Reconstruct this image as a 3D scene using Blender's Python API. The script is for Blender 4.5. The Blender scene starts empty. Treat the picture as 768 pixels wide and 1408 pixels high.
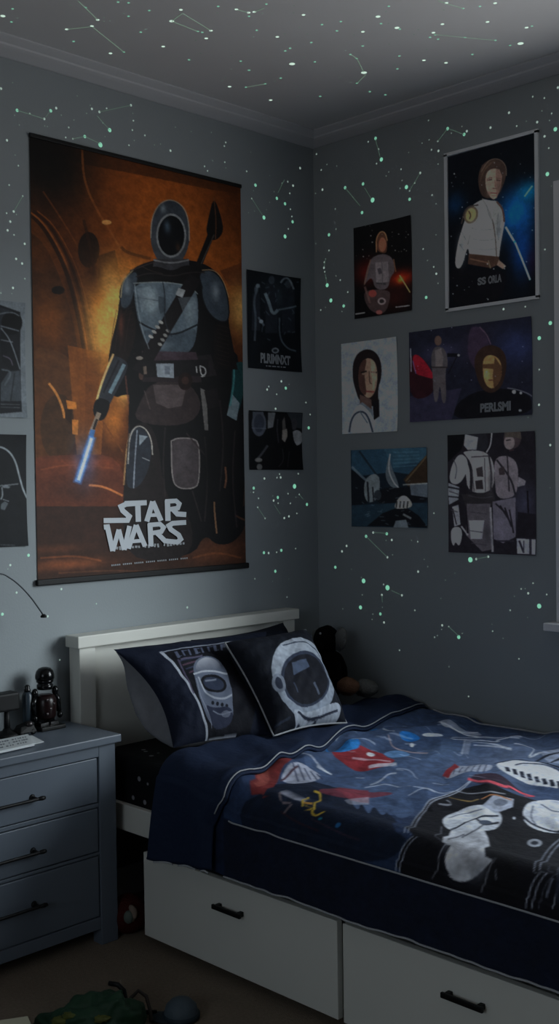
import bpy, bmesh, math, random
import numpy as np
from mathutils import Vector, Matrix, noise
random.seed(4); rng = np.random.default_rng(7)
S = bpy.context.scene
COL = S.collection
# ------------------------------------------------------------------ camera (fitted to the room's own lines)
CP = np.array([2.74913136, -2.94894520, 1.25273256]); YAW, PITCH, ROLL, FPX = 2.35527307, -0.0249827809, -0.0137562537, 1535.47253
_f = np.array([math.cos(YAW)*math.cos(PITCH), math.sin(YAW)*math.cos(PITCH), math.sin(PITCH)])
_r = np.array([math.sin(YAW), -math.cos(YAW), 0.0]); _u = np.cross(_r, _f)
_r2 = _r*math.cos(ROLL)+_u*math.sin(ROLL); _u2 = -_r*math.sin(ROLL)+_u*math.cos(ROLL)
cam = bpy.data.objects.new('camera', bpy.data.cameras.new('camera')); COL.objects.link(cam)
cam.matrix_world = Matrix(((_r2[0], _u2[0], -_f[0], CP[0]), (_r2[1], _u2[1], -_f[1], CP[1]), (_r2[2], _u2[2], -_f[2], CP[2]), (0, 0, 0, 1)))
cam.data.sensor_fit = 'VERTICAL'; cam.data.sensor_height = 24; cam.data.lens = FPX*24/1408; cam.data.clip_start = .02
S.camera = cam
def ray(px, py): return _f*FPX+_r2*(px-384)-_u2*(py-704)
def hit(px, py, ax, val):                       # point of the plane (axis = value) seen at a measured spot
    d = ray(px, py); t = (val-CP[ax])/d[ax]; return CP+d*t
def hitp(px, py, P0, N):
    d = ray(px, py); t = np.dot(np.array(P0)-CP, N)/np.dot(d, N); return CP+d*t
V3 = lambda a: Vector((float(a[0]), float(a[1]), float(a[2])))
# ------------------------------------------------------------------ materials
def lin(c):
    c = np.asarray(c, float)/255.0
    return np.where(c <= .04045, c/12.92, ((c+.055)/1.055)**2.4)
def mat(name, rgb, rough=.6, spec=.5, metal=0, noise_amt=0, noise_scale=20, bump=0, bump_scale=60, sheen=0, coat=0):
    m = bpy.data.materials.new(name); m.use_nodes = True; nt = m.node_tree; b = nt.nodes['Principled BSDF']
    col = list(lin(rgb))+[1]
    b.inputs['Base Color'].default_value = col; b.inputs['Roughness'].default_value = rough
    b.inputs['Specular IOR Level'].default_value = spec; b.inputs['Metallic'].default_value = metal
    b.inputs['Sheen Weight'].default_value = sheen; b.inputs['Coat Weight'].default_value = coat
    tc = nt.nodes.new('ShaderNodeTexCoord')
    if noise_amt:
        n = nt.nodes.new('ShaderNodeTexNoise'); n.inputs['Scale'].default_value = noise_scale; n.inputs['Detail'].default_value = 4
        nt.links.new(tc.outputs['Object'], n.inputs['Vector'])
        r = nt.nodes.new('ShaderNodeMix'); r.data_type = 'RGBA'
        r.inputs[6].default_value = [c*(1-noise_amt) for c in col[:3]]+[1]; r.inputs[7].default_value = [min(1, c*(1+noise_amt)) for c in col[:3]]+[1]
        nt.links.new(n.outputs['Fac'], r.inputs[0]); nt.links.new(r.outputs[2], b.inputs['Base Color'])
    if bump:
        n = nt.nodes.new('ShaderNodeTexNoise'); n.inputs['Scale'].default_value = bump_scale; n.inputs['Detail'].default_value = 5
        nt.links.new(tc.outputs['Object'], n.inputs['Vector'])
        bp = nt.nodes.new('ShaderNodeBump'); bp.inputs['Strength'].default_value = bump; bp.inputs['Distance'].default_value = .01
        nt.links.new(n.outputs['Fac'], bp.inputs['Height']); nt.links.new(bp.outputs['Normal'], b.inputs['Normal'])
    return m
def print_mat(name, rough=.5, spec=.4, bump=0, sheen=0):
    m = mat(name, (128, 128, 128), rough, spec, bump=bump, bump_scale=45, sheen=sheen); nt = m.node_tree
    a = nt.nodes.new('ShaderNodeAttribute'); a.attribute_name = 'print'
    nt.links.new(a.outputs['Color'], nt.nodes['Principled BSDF'].inputs['Base Color']); return m
def emit(name, rgb, k):
    m = bpy.data.materials.new(name); m.use_nodes = True; b = m.node_tree.nodes['Principled BSDF']
    b.inputs['Base Color'].default_value = (.3, .4, .35, 1)
    b.inputs['Emission Color'].default_value = list(lin(rgb))+[1]; b.inputs['Emission Strength'].default_value = k; return m
M_wall = mat('painted_wall', (146, 153, 156), .75, .25, noise_amt=.03, noise_scale=3, bump=.05, bump_scale=150)
M_far = mat('darkened_unseen_wall', (70, 74, 78), .8, .2)  # unseen walls, darkened to cut bounce light in the room
M_ceil = mat('ceiling_paint', (205, 206, 208), .85, .2, noise_amt=.02, noise_scale=4)
M_crown = mat('crown_paint', (190, 192, 196), .6, .3)
M_trim = mat('trim_paint', (215, 217, 220), .45, .4)
M_carpet = mat('carpet', (138, 124, 108), .95, .1, noise_amt=.25, noise_scale=120, bump=.8, bump_scale=400)
M_bed = mat('bed_white_paint', (214, 214, 206), .45, .4, noise_amt=.02, noise_scale=8)
M_gap = mat('dark_inside', (28, 28, 30), .9, .1)
M_dres = mat('grey_blue_paint', (96, 105, 116), .42, .45, noise_amt=.03, noise_scale=10)
M_blackmetal = mat('black_metal', (12, 12, 13), .5, .3)
M_gloss = mat('black_gloss_plastic', (8, 9, 11), .2, .35)
M_glossred = mat('dark_red_gloss', (24, 9, 9), .3, .35)
M_chrome = mat('grey_chrome', (70, 66, 66), .3, .5, metal=.9)
M_matteblack = mat('matte_black', (10, 11, 12), .55, .3)
M_slate = mat('slate_plastic', (38, 50, 60), .35, .5)
M_paper = mat('white_paper', (205, 210, 212), .6, .3)
M_ink = mat('dark_ink', (35, 35, 42), .6, .3)
M_white_ink = mat('pale_ink', (196, 202, 208), .5, .3)
M_navy = mat('navy_cotton', (24, 36, 58), .85, .2, noise_amt=.1, noise_scale=30, bump=.25, bump_scale=18, sheen=.1)
M_darknavy = mat('dark_navy_cotton', (12, 17, 28), .85, .2, bump=.25, bump_scale=18)
M_greycloth = mat('grey_cotton', (118, 120, 126), .9, .2, noise_amt=.15, noise_scale=40, bump=.3, bump_scale=25)
M_piping = mat('pale_piping', (165, 168, 172), .8, .2)
M_blackfur = mat('black_plush', (10, 10, 11), .95, .1, bump=.6, bump_scale=200)
M_greyfur = mat('grey_plush', (120, 122, 120), .95, .1, bump=.6, bump_scale=200)
M_brownfur = mat('brown_plush', (112, 82, 64), .95, .1, bump=.6, bump_scale=200)
M_eye = mat('shiny_eye', (190, 190, 190), .1, .6)
M_red = mat('red_plush', (62, 15, 12), .8, .2, bump=.4, bump_scale=150)
M_cream = mat('cream_plush', (128, 112, 100), .8, .2)
M_green = mat('green_nylon', (26, 56, 36), .6, .3, noise_amt=.5, noise_scale=14, bump=.4, bump_scale=25)
M_yellow = mat('yellow_green_patch', (78, 82, 30), .6, .3)
M_strap = mat('taupe_strap', (70, 64, 60), .7, .2)
M_cap = mat('pale_blue_cap', (70, 82, 90), .6, .3, bump=.2, bump_scale=60)
M_capdark = mat('dark_teal_cap', (30, 44, 52), .6, .3)
# ------------------------------------------------------------------ mesh helpers
def mesh_obj(name, vs, fs, m=None, parent=None, smooth=False, bevel=0):
    me = bpy.data.meshes.new(name); me.from_pydata([tuple(map(float, v)) for v in vs], [], fs); me.update()
    if m: me.materials.append(m)
    if smooth: me.polygons.foreach_set('use_smooth', [True]*len(me.polygons))
    o = bpy.data.objects.new(name, me); COL.objects.link(o)
    if parent is not None:
        o.parent = parent
        if parent.type == 'EMPTY': o.matrix_parent_inverse = Matrix.Translation(-parent.location)
    if bevel:
        b = o.modifiers.new('bevel', 'BEVEL'); b.width = bevel; b.segments = 2; b.limit_method = 'ANGLE'; b.harden_normals = False
    return o
class MB:
    def __init__(s): s.v = []; s.f = []
    def add(s, vs, fs):
        n = len(s.v); s.v += [tuple(v) for v in vs]; s.f += [tuple(i+n for i in f) for f in fs]; return s
    def box(s, x0, x1, y0, y1, z0, z1, rz=0, tilt=0):
        vs = [(x, y, z) for x in (x0, x1) for y in (y0, y1) for z in (z0, z1)]
        if rz or tilt:
            c = Vector(((x0+x1)/2, (y0+y1)/2, (z0+z1)/2)); R = Matrix.Rotation(rz, 3, 'Z') @ Matrix.Rotation(tilt, 3, 'X')
            vs = [tuple(R @ (Vector(v)-c)+c) for v in vs]
        return s.add(vs, [(0, 1, 3, 2), (4, 6, 7, 5), (0, 4, 5, 1), (2, 3, 7, 6), (0, 2, 6, 4), (1, 5, 7, 3)])
    def lathe(s, prof, c, n=28, axis=None):
        vs = []; fs = []; k = len(prof)
        A = Matrix.Identity(3) if axis is None else Vector((0, 0, 1)).rotation_difference(Vector(axis)).to_matrix()
        for i in range(n):
            a = 2*math.pi*i/n
            for r, z in prof: vs.append(tuple(A @ Vector((r*math.cos(a), r*math.sin(a), z))+Vector(c)))
        for i in range(n):
            j = (i+1) % n
            for q in range(k-1): fs.append((i*k+q, j*k+q, j*k+q+1, i*k+q+1))
        fs.append(tuple(i*k for i in range(n))[::-1]); fs.append(tuple(i*k+k-1 for i in range(n)))
        return s.add(vs, fs)
    def tube(s, pts, r, n=8):
        pts = [Vector(tuple(map(float, p))) for p in pts]; vs = []; fs = []
        for i, p in enumerate(pts):
            t = (pts[min(i+1, len(pts)-1)]-pts[max(i-1, 0)]).normalized()
            a = t.cross(Vector((0, 0, 1)) if abs(t.z) < .9 else Vector((1, 0, 0))).normalized(); b = t.cross(a)
            rr = r[i] if isinstance(r, (list, tuple)) else r
            for k in range(n):
                w = 2*math.pi*k/n; vs.append(tuple(p+(a*math.cos(w)+b*math.sin(w))*rr))
        for i in range(len(pts)-1):
            for k in range(n):
                l = (k+1) % n; fs.append((i*n+k, i*n+l, i*n+n+l, i*n+n+k))
        fs.append(tuple(range(n))[::-1]); fs.append(tuple((len(pts)-1)*n+k for k in range(n)))
        return s.add(vs, fs)
    def ell(s, c, r, n=20, m=14, wob=0, R=None):
        vs = []; fs = []
        for i in range(m+1):
            th = math.pi*i/m
            for j in range(n):
                ph = 2*math.pi*j/n
                d = Vector((math.sin(th)*math.cos(ph), math.sin(th)*math.sin(ph), math.cos(th)))
                k = 1+(wob*noise.noise(d*2.5+Vector(c)*9) if wob else 0)
                p = Vector((d.x*r[0], d.y*r[1], d.z*r[2]))*k
                if R: p = R @ p
                vs.append(tuple(p+Vector(c)))
        for i in range(m):
            for j in range(n):
                l = (j+1) % n; fs.append((i*n+j, i*n+n+j, i*n+n+l, i*n+l))
        return s.add(vs, fs)
    def build(s, name, m, parent=None, smooth=False, bevel=0): return mesh_obj(name, s.v, s.f, m, parent, smooth, bevel)
def empty(name, loc, label, cat, group=None):
    o = bpy.data.objects.new(name, None); COL.objects.link(o); o.location = V3(loc); o.empty_display_size = .05
    return tag(o, label, cat, group)
def tag(o, label, cat, group=None, kind=None):
    o['label'] = label; o['category'] = cat
    if group: o['group'] = group
    if kind: o['kind'] = kind
    return o
def struct(o, label=None):
    o['kind'] = 'structure'
    return o
# ------------------------------------------------------------------ painter: an artwork as colours on a fine mesh
def chaikin(P, closed, n=2):
    for _ in range(n):
        Q = [] if closed else [P[0]]; m = len(P)
        for i in range(m if closed else m-1):
            a, b = P[i], P[(i+1) % m]; Q += [(a[0]*.75+b[0]*.25, a[1]*.75+b[1]*.25), (a[0]*.25+b[0]*.75, a[1]*.25+b[1]*.75)]
        if not closed: Q.append(P[-1])
        P = Q
    return P
class Canvas:
    def __init__(s, w, h, size, mapf, base=(20, 20, 20), ss=2):
        s.w, s.h, s.ss = w, h, ss; s.W, s.H = w*ss, h*ss; s.size = size; s.map = mapf; s.off = (0, 0, 1)
        s.c = np.ones((s.H, s.W, 3))*np.array(base, float)
        s.sc = s.W/size[0]
    def crop(s, ox, oy, k): s.off = (ox, oy, k); return s
    def T(s, p):
        ox, oy, k = s.off; a, b = s.map(ox+p[0]/k, oy+p[1]/k)      # artwork metres, b downwards
        return a/s.size[0]*s.W, b/s.size[1]*s.H
    def mask(s, P):
        P = np.array(P, float); m = np.zeros((s.H, s.W), bool)
        x0, x1 = int(max(0, P[:, 0].min()-1)), int(min(s.W, P[:, 0].max()+2)); y0, y1 = int(max(0, P[:, 1].min()-1)), int(min(s.H, P[:, 1].max()+2))
        if x1 <= x0 or y1 <= y0: return None
        X = np.arange(x0, x1)[None, :]+.5; Y = np.arange(y0, y1)[:, None]+.5; ins = np.zeros((y1-y0, x1-x0), bool)
        for i in range(len(P)):
            ax, ay = P[i]; bx, by = P[(i+1) % len(P)]
            if ay == by: continue
            ins ^= ((ay > Y) != (by > Y)) & (X < (bx-ax)*(Y-ay)/(by-ay)+ax)
        return ins, x0, x1, y0, y1
    def poly(s, pts, c, a=1, c2=None, raw=False):
        if not raw and 6 <= len(pts) <= 20: pts = chaikin(list(pts), True)
        P = pts if raw else [s.T(p) for p in pts]; r = s.mask(P)
        if r is None: return s
        ins, x0, x1, y0, y1 = r; reg = s.c[y0:y1, x0:x1]
        col = np.array(c, float)[None, None, :]
        if c2 is not None:
            t = np.linspace(0, 1, y1-y0)[:, None, None]; col = col*(1-t)+np.array(c2, float)*t
        al = ins[:, :, None]*a; reg[:] = reg*(1-al)+col*al; return s
    def ell(s, cx, cy, rx, ry, c, a=1, rot=0, c2=None):
        w = [(cx+rx*math.cos(t)*math.cos(rot)-ry*math.sin(t)*math.sin(rot), cy+rx*math.cos(t)*math.sin(rot)+ry*math.sin(t)*math.cos(rot)) for t in np.linspace(0, 2*math.pi, 28)[:-1]]
        return s.poly(w, c, a, c2)
    def line(s, pts, w, c, a=1):                                  # w in the crop's units
        if len(pts) > 2: pts = chaikin(list(pts), False)
        if a < 1 and len(pts) > 2: return s.polyband(pts, w, c, a)
        for p, q in zip(pts[:-1], pts[1:]):
            dx, dy = q[0]-p[0], q[1]-p[1]; L = math.hypot(dx, dy) or 1; nx, ny = -dy/L*w/2, dx/L*w/2
            ex, ey = dx/L*w*.25, dy/L*w*.25
            s.poly([(p[0]+nx-ex, p[1]+ny-ey), (q[0]+nx+ex, q[1]+ny+ey), (q[0]-nx+ex, q[1]-ny+ey), (p[0]-nx-ex, p[1]-ny-ey)], c, a)
        return s
    def polyband(s, pts, w, c, a):
        L = []; Rr = []
        for i, p in enumerate(pts):
            q0 = pts[max(0, i-1)]; q1 = pts[min(len(pts)-1, i+1)]; dx, dy = q1[0]-q0[0], q1[1]-q0[1]; l = math.hypot(dx, dy) or 1
            L.append((p[0]-dy/l*w/2, p[1]+dx/l*w/2)); Rr.append((p[0]+dy/l*w/2, p[1]-dx/l*w/2))
        return s.poly([s.T(q) for q in L+Rr[::-1]], c, a, raw=True)
    def glow(s, cx, cy, rx, ry, c, a=1, rot=0):
        X0, Y0 = s.T((cx, cy)); X1, Y1 = s.T((cx+rx, cy)); X2, Y2 = s.T((cx, cy+ry)); RX = abs(X1-X0)+1e-6; RY = abs(Y2-Y0)+1e-6
        X = np.arange(s.W)[None, :]-X0; Y = np.arange(s.H)[:, None]-Y0
        xr = (X*math.cos(rot)+Y*math.sin(rot))/RX; yr = (-X*math.sin(rot)+Y*math.cos(rot))/RY
        al = (np.exp(-(xr**2+yr**2)*1.6)*a)[:, :, None]; s.c[:] = s.c*(1-al)+np.array(c, float)*al; return s
    def grain(s, amp, cell=6, stretch=1):
        gh, gw = max(2, s.H//cell), max(2, int(s.W//(cell*stretch)))
        g = rng.random((gh+1, gw+1)); yi = np.linspace(0, gh-1e-3, s.H); xi = np.linspace(0, gw-1e-3, s.W)
        y0 = yi.astype(int); x0 = xi.astype(int); fy = (yi-y0)[:, None]; fx = (xi-x0)[None, :]
        v = g[y0][:, x0]*(1-fy)*(1-fx)+g[y0+1][:, x0]*fy*(1-fx)+g[y0][:, x0+1]*(1-fy)*fx+g[y0+1][:, x0+1]*fy*fx
        s.c *= (1+amp*(v-.5)*2)[:, :, None]; return s
    def stars(s, n, region, c=(170, 180, 190), r=(.6, 1.6)):
        for _ in range(n):
            x = random.uniform(region[0], region[2]); y = random.uniform(region[1], region[3]); q = random.uniform(*r)
            s.ell(x, y, q, q, c, random.uniform(.3, .9))
        return s
    def blur(s, n=1):
        for _ in range(n):
            p = np.pad(s.c, ((1, 1), (1, 1), (0, 0)), 'edge'); s.c = (p[:-2, 1:-1]+p[2:, 1:-1]+p[1:-1, :-2]+p[1:-1, 2:]+2*p[1:-1, 1:-1])/6
        return s
    def out(s, gain=1.0):
        c = s.c.reshape(s.h, s.ss, s.w, s.ss, 3).mean((1, 3)); c = lin(np.clip(c, 0, 255))*gain
        return np.clip(c, 0, .92)
def grid_print(name, pos, colr, m, parent=None, smooth=False):     # pos (h,w,3), colr (h,w,3)
    h, w = pos.shape[:2]; me = bpy.data.meshes.new(name)
    me.vertices.add(h*w); me.vertices.foreach_set('co', pos.reshape(-1).astype(np.float32))
    i = np.arange((h-1)*(w-1)); r = i//(w-1); c = i % (w-1); a = r*w+c
    q = np.stack([a, a+w, a+w+1, a+1], 1).reshape(-1)
    me.loops.add(len(q)); me.loops.foreach_set('vertex_index', q.astype(np.int32))
    me.polygons.add(len(i)); me.polygons.foreach_set('loop_start', (np.arange(len(i))*4).astype(np.int32))
    me.polygons.foreach_set('use_smooth', np.full(len(i), smooth))
    me.update(calc_edges=True); me.validate()
    at = me.color_attributes.new('print', 'FLOAT_COLOR', 'POINT')
    at.data.foreach_set('color', np.concatenate([colr.reshape(-1, 3), np.ones((h*w, 1))], 1).reshape(-1).astype(np.float32))
    me.materials.append(m); o = bpy.data.objects.new(name, me); COL.objects.link(o)
    if parent is not None:
        o.parent = parent; o.matrix_parent_inverse = Matrix.Translation(-parent.location)
    return o
# ------------------------------------------------------------------ room shell
RX, RY, CZ = 4.2, -4.4, 2.485
WX0, WX1, WZ0, WZ1 = 1.02, 2.70, .85, 2.10                    # window opening in the right wall
struct(MB().box(-.12, RX+.12, RY-.12, .12, -.1, 0).build('floor', M_carpet))
struct(MB().box(-.12, RX+.12, RY-.12, .12, CZ, CZ+.1).build('ceiling', M_ceil))
struct(MB().box(-.12, 0, RY-.12, .12, 0, CZ).build('wall_left', M_wall))
w = MB().box(0, WX0, 0, .12, 0, CZ).box(WX1, RX, 0, .12, 0, CZ).box(WX0, WX1, 0, .12, 0, WZ0).box(WX0, WX1, 0, .12, WZ1, CZ)
struct(w.build('wall_right', M_wall))
struct(MB().box(RX, RX+.12, RY-.12, .12, 0, CZ).build('wall_back', M_far))
VX0, VX1, VZ0, VZ1 = 1.55, 2.75, .85, 2.1                       # unseen second window, added behind the camera to give fill light
w = MB().box(-.12, VX0, RY-.12, RY, 0, CZ).box(VX1, RX, RY-.12, RY, 0, CZ).box(VX0, VX1, RY-.12, RY, 0, VZ0).box(VX0, VX1, RY-.12, RY, VZ1, CZ)
struct(w.build('wall_front', M_far))
prof = [(0, 2.45), (.008, 2.45), (.040, 2.461), (.050, 2.4655), (.053, 2.470), (.072, 2.478), (.078, 2.481), (.078, CZ), (0, CZ)]
def crown(name, f):
    n = len(prof); vs = [f(d, z, 0) for d, z in prof]+[f(d, z, 1) for d, z in prof]
    fs = [(i, (i+1) % n, (i+1) % n+n, i+n) for i in range(n)]+[tuple(range(n))[::-1], tuple(range(n, 2*n))]
    struct(mesh_obj(name, vs, fs, M_crown))
crown('trim_1', lambda d, z, e: (d, -d if e == 0 else RY, z))
crown('trim_2', lambda d, z, e: (d if e == 0 else RX, -d, z))
struct(MB().box(.001, .016, RY, -.016, .0, .09).build('baseboard_left', M_trim, bevel=.003))
struct(MB().box(.001, RX, -.016, -.001, .0, .09).build('baseboard_right', M_trim, bevel=.003))
win = bpy.data.objects.new('window_1', None); COL.objects.link(win); win.location = ((WX0+WX1)/2, 0, WZ0); struct(win)
fr = MB()
fr.box(WX0-.035, WX0+.02, -.022, .1, WZ0-.02, WZ1+.035).box(WX1-.02, WX1+.035, -.022, .1, WZ0-.02, WZ1+.035)
fr.box(WX0+.02, WX1-.02, -.022, .1, WZ1-.02, WZ1+.035).box(WX0+.02, WX1-.02, -.02, .1, WZ0-.02, WZ0+.02).box((WX0+WX1)/2-.02, (WX0+WX1)/2+.02, .03, .08, WZ0+.02, WZ1-.02)
fr.build('window_frame', M_trim, win, bevel=.002)
MB().box(WX0-.06, WX1+.06, -.055, .02, WZ0-.045, WZ0-.021).build('window_sill', M_trim, win, bevel=.003)
mg = bpy.data.materials.new('window_glass'); mg.use_nodes = True; nt = mg.node_tree; nt.nodes.clear()
o_ = nt.nodes.new('ShaderNodeOutputMaterial'); mx = nt.nodes.new('ShaderNodeMixShader'); tr = nt.nodes.new('ShaderNodeBsdfTransparent'); gl = nt.nodes.new('ShaderNodeBsdfGlossy'); mx.inputs[0].default_value = .07
gl.inputs['Roughness'].default_value = .02
nt.links.new(tr.outputs[0], mx.inputs[1]); nt.links.new(gl.outputs[0], mx.inputs[2]); nt.links.new(mx.outputs[0], o_.inputs[0])
MB().box(WX0+.02, WX1-.02, .05, .056, WZ0+.02, WZ1-.02).build('window_glass', mg, win)
win_fill = bpy.data.objects.new('window_added_fill', None); COL.objects.link(win_fill); win_fill.location = ((VX0+VX1)/2, RY, VZ0); struct(win_fill)  # added window, out of view, lets in the dim fill
fr = MB()
for a_, b_, c_, d_ in ((VX0-.03, VX0+.03, VZ0-.03, VZ1+.03), (VX1-.03, VX1+.03, VZ0-.03, VZ1+.03), (VX0+.03, VX1-.03, VZ0-.03, VZ0+.03), (VX0+.03, VX1-.03, VZ1-.03, VZ1+.03), ((VX0+VX1)/2-.025, (VX0+VX1)/2+.025, VZ0+.03, VZ1-.03)): fr.box(a_, b_, RY-.08, RY+.02, c_, d_)
fr.build('window_frame', M_trim, win_fill, bevel=.002)
MB().box(VX0+.02, VX1-.02, RY-.056, RY-.05, VZ0+.02, VZ1-.02).build('window_glass', mg, win_fill)
# daylight
wd = bpy.data.worlds.new('world'); S.world = wd; wd.use_nodes = True
wt = wd.node_tree; bg = wt.nodes['Background']
tcw = wt.nodes.new('ShaderNodeTexCoord'); sx = wt.nodes.new('ShaderNodeSeparateXYZ'); rw = wt.nodes.new('ShaderNodeValToRGB')
mr = wt.nodes.new('ShaderNodeMapRange'); mr.inputs[1].default_value = -1; mr.inputs[2].default_value = 1
wt.links.new(tcw.outputs['Generated'], sx.inputs[0]); wt.links.new(sx.outputs['Z'], mr.inputs[0]); wt.links.new(mr.outputs[0], rw.inputs[0]); wt.links.new(rw.outputs[0], bg.inputs['Color'])
SKY_LOW, SKY_HIGH, SKY_K = (.96, .96, .95, 1), (.92, 1.06, 1.2, 1), 3.1
rw.color_ramp.elements[0].position = .46; rw.color_ramp.elements[0].color = SKY_LOW; rw.color_ramp.elements[1].position = .56; rw.color_ramp.elements[1].color = SKY_HIGH
bg.inputs['Strength'].default_value = SKY_K
SUN_E = 2.8
sl = bpy.data.lights.new('hazy_sun', 'SUN'); sl.energy = SUN_E; sl.angle = math.radians(30); sl.color = (.88, .97, 1)
so_ = bpy.data.objects.new('hazy_sun', sl); COL.objects.link(so_); so_.location = (3, 2, 3)
so_.rotation_euler = Vector((-.80, -.54, -.29)).to_track_quat('-Z', 'Y').to_euler()
pl = bpy.data.lights.new('window_portal', 'AREA'); pl.shape = 'RECTANGLE'; pl.size = WX1-WX0; pl.size_y = WZ1-WZ0; pl.cycles.is_portal = True
po = bpy.data.objects.new('window_portal', pl); COL.objects.link(po); po.location = ((WX0+WX1)/2, .11, (WZ0+WZ1)/2); po.rotation_euler = (math.radians(-90), 0, 0)
pl2 = bpy.data.lights.new('window_portal', 'AREA'); pl2.shape = 'RECTANGLE'; pl2.size = VX1-VX0; pl2.size_y = VZ1-VZ0; pl2.cycles.is_portal = True
po2 = bpy.data.objects.new('window_portal', pl2); COL.objects.link(po2); po2.location = ((VX0+VX1)/2, RY-.11, (VZ0+VZ1)/2); po2.rotation_euler = (math.radians(90), 0, 0)
# ------------------------------------------------------------------ bed
WB = 1.083
bed = empty('bed', (1.05, -.6, 0), 'white wooden single bed with panelled headboard against the left wall', 'bed')
hb = MB().box(.02, .045, -1.03, -.24, .30, .785).build('headboard', M_bed, bed, bevel=.002)
MB().box(.012, .078, -1.098, -.182, .787, .822).build('top_rail', M_bed, hb, bevel=.003)
MB().box(.014, .066, -1.086, -1.03, .0, .787).build('post', M_bed, hb, bevel=.002)
MB().box(.014, .066, -.25, -.194, .0, .787).build('post', M_bed, hb, bevel=.002)
MB().box(.066, 2.05, -1.066, -1.046, .288, .362).build('side_rail', M_bed, bed, bevel=.002)
MB().box(.066, 2.05, -.05, -.03, .288, .362).build('side_rail', M_bed, bed, bevel=.002)
MB().box(.066, 2.05, -1.046, -.05, .30, .325).build('slat_base', M_gap, bed)
MB().box(2.05, 2.09, -1.08, -.03, .0, .50).build('footboard', M_bed, bed, bevel=.002)
for x0, x1 in ((.345, 1.053), (1.070, 1.78)):
    d = empty('storage_box', ((x0+x1)/2, -.8, 0), 'white rolling under-bed storage box with black pull, nearer the headboard' if x0 < 1 else 'white rolling under-bed storage box with black pull, farther from the headboard', 'storage box', 'rolling boxes under the bed')
    MB().box(x0, x1, -WB, -WB+.018, .028, .256).build('front_panel', M_bed, d, bevel=.0015)
    MB().box(x0+.01, x1-.01, -WB+.018, -.45, .04, .235).build('drawer_box', M_bed, d)
    for cx in (x0+.08, x1-.08):
        for cy in (-.98, -.55): MB().lathe([(.0, -.01), (.02, -.01), (.02, .01), (0, .01)], (cx, cy, .0205), 16, (1, 0, 0)).build('caster', M_matteblack, d)
    hx = .697 if x0 < 1 else 1.41
    h = MB().box(hx-.052, hx+.052, -WB-.022, -WB-.014, .184, .196); h.box(hx-.046, hx-.034, -WB-.014, -WB, .184, .196).box(hx+.034, hx+.046, -WB-.014, -WB, .184, .196)
    h.build('handle', M_blackmetal, d, bevel=.002)
# mattress in a speckled black sheet
M_dots = mat('speckled_black_sheet', (9, 10, 12), .85, .2, bump=.2, bump_scale=20); nt = M_dots.node_tree
vo = nt.nodes.new('ShaderNodeTexVoronoi'); vo.inputs['Scale'].default_value = 21; tc = nt.nodes.new('ShaderNodeTexCoord'); cr = nt.nodes.new('ShaderNodeValToRGB')
nt.links.new(tc.outputs['Object'], vo.inputs['Vector']); nt.links.new(vo.outputs['Distance'], cr.inputs[0])
cr.color_ramp.elements[0].position = .13; cr.color_ramp.elements[0].color = (.25, .25, .27, 1); cr.color_ramp.elements[1].position = .17; cr.color_ramp.elements[1].color = (.004, .0045, .006, 1)
nt.links.new(cr.outputs[0], nt.nodes['Principled BSDF'].inputs['Base Color'])
mt = MB().box(.07, 2.04, -1.05, -.055, .326, .488).build('mattress', M_dots, bevel=.03); mt.modifiers['bevel'].segments = 5
tag(mt, 'mattress in a black sheet speckled with white dots', 'mattress')
# ------------------------------------------------------------------ duvet
YS = -1.045; RC = .055
def ridge(x, y):
    a = noise.noise(Vector((x*3.2, y*3.2, 1.7))); b = noise.noise(Vector((x*9+y*4, y*7-x*3, 5.1))); c = abs(noise.noise(Vector((x*5+y*2.5, y*5, 9.3))))
    d = abs(noise.noise(Vector((x*2.2-y*6, y*3+x*5, 2.2)))); e = noise.noise(Vector((x*22+y*8, y*20, 7.7)))
    return .016*a+.009*b-.020*c-.018*d*d*2+.0022*e
def ztop(x, y):
    z = .505+.028*math.exp(-((x-.45)/.25)**2)+.012*math.exp(-((x-1.3)/.5)**2)*math.sin((-y)*math.pi)
    z += .010*math.exp(-((x-.70)/.03)**2)
    return z
def duv_point(x, s, hem=.283, extra=0, flare=0):
    # s: arc distance from the wall side, over the top and down the near side
    n = ridge(x, -s)
    if s < -YS-.02:
        y = -.022-s*(1.0-.02); y = max(y, YS); z = max(ztop(x, y)+n, .497)+extra
        e = min(1, s/.05); z -= .02*(1-e)**2
        return np.array([x, y, z])
    t = s-(-YS-.02); zt = max(ztop(x, YS)+n*.7, .500)+extra
    q = math.pi/2*RC
    if t < q:
        a = t/RC; return np.array([x, YS-(RC+extra)*math.sin(a), zt-RC*(1-math.cos(a))])
    d = t-q; D = (zt-RC)-hem; dd = min(d, D)
    w_ = noise.noise(Vector((x*7, 3.3, d*1.5)))*.010*min(1, d/.1)+noise.noise(Vector((x*18, 1.3, d*2)))*.004*min(1, d/.1)
    return np.array([x, YS-RC-extra-flare*d-.006-w_, zt-RC-dd])
STOT = 1.36
def duv_map(px, py):                                      # measured spot -> unrolled cloth (x, s)
    p = hit(px, py, 2, .515)
    if p[1] > -1.085: return p[0]-.3, -p[1]-.022
    p = hit(px, py, 1, -1.108); return p[0]-.3, 1.025+.075+(.47-p[2])*1.0
DW, DH = 1.75, STOT
dc = Canvas(583, 450, (DW, DH), duv_map, (32, 45, 70))
c = dc
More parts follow.
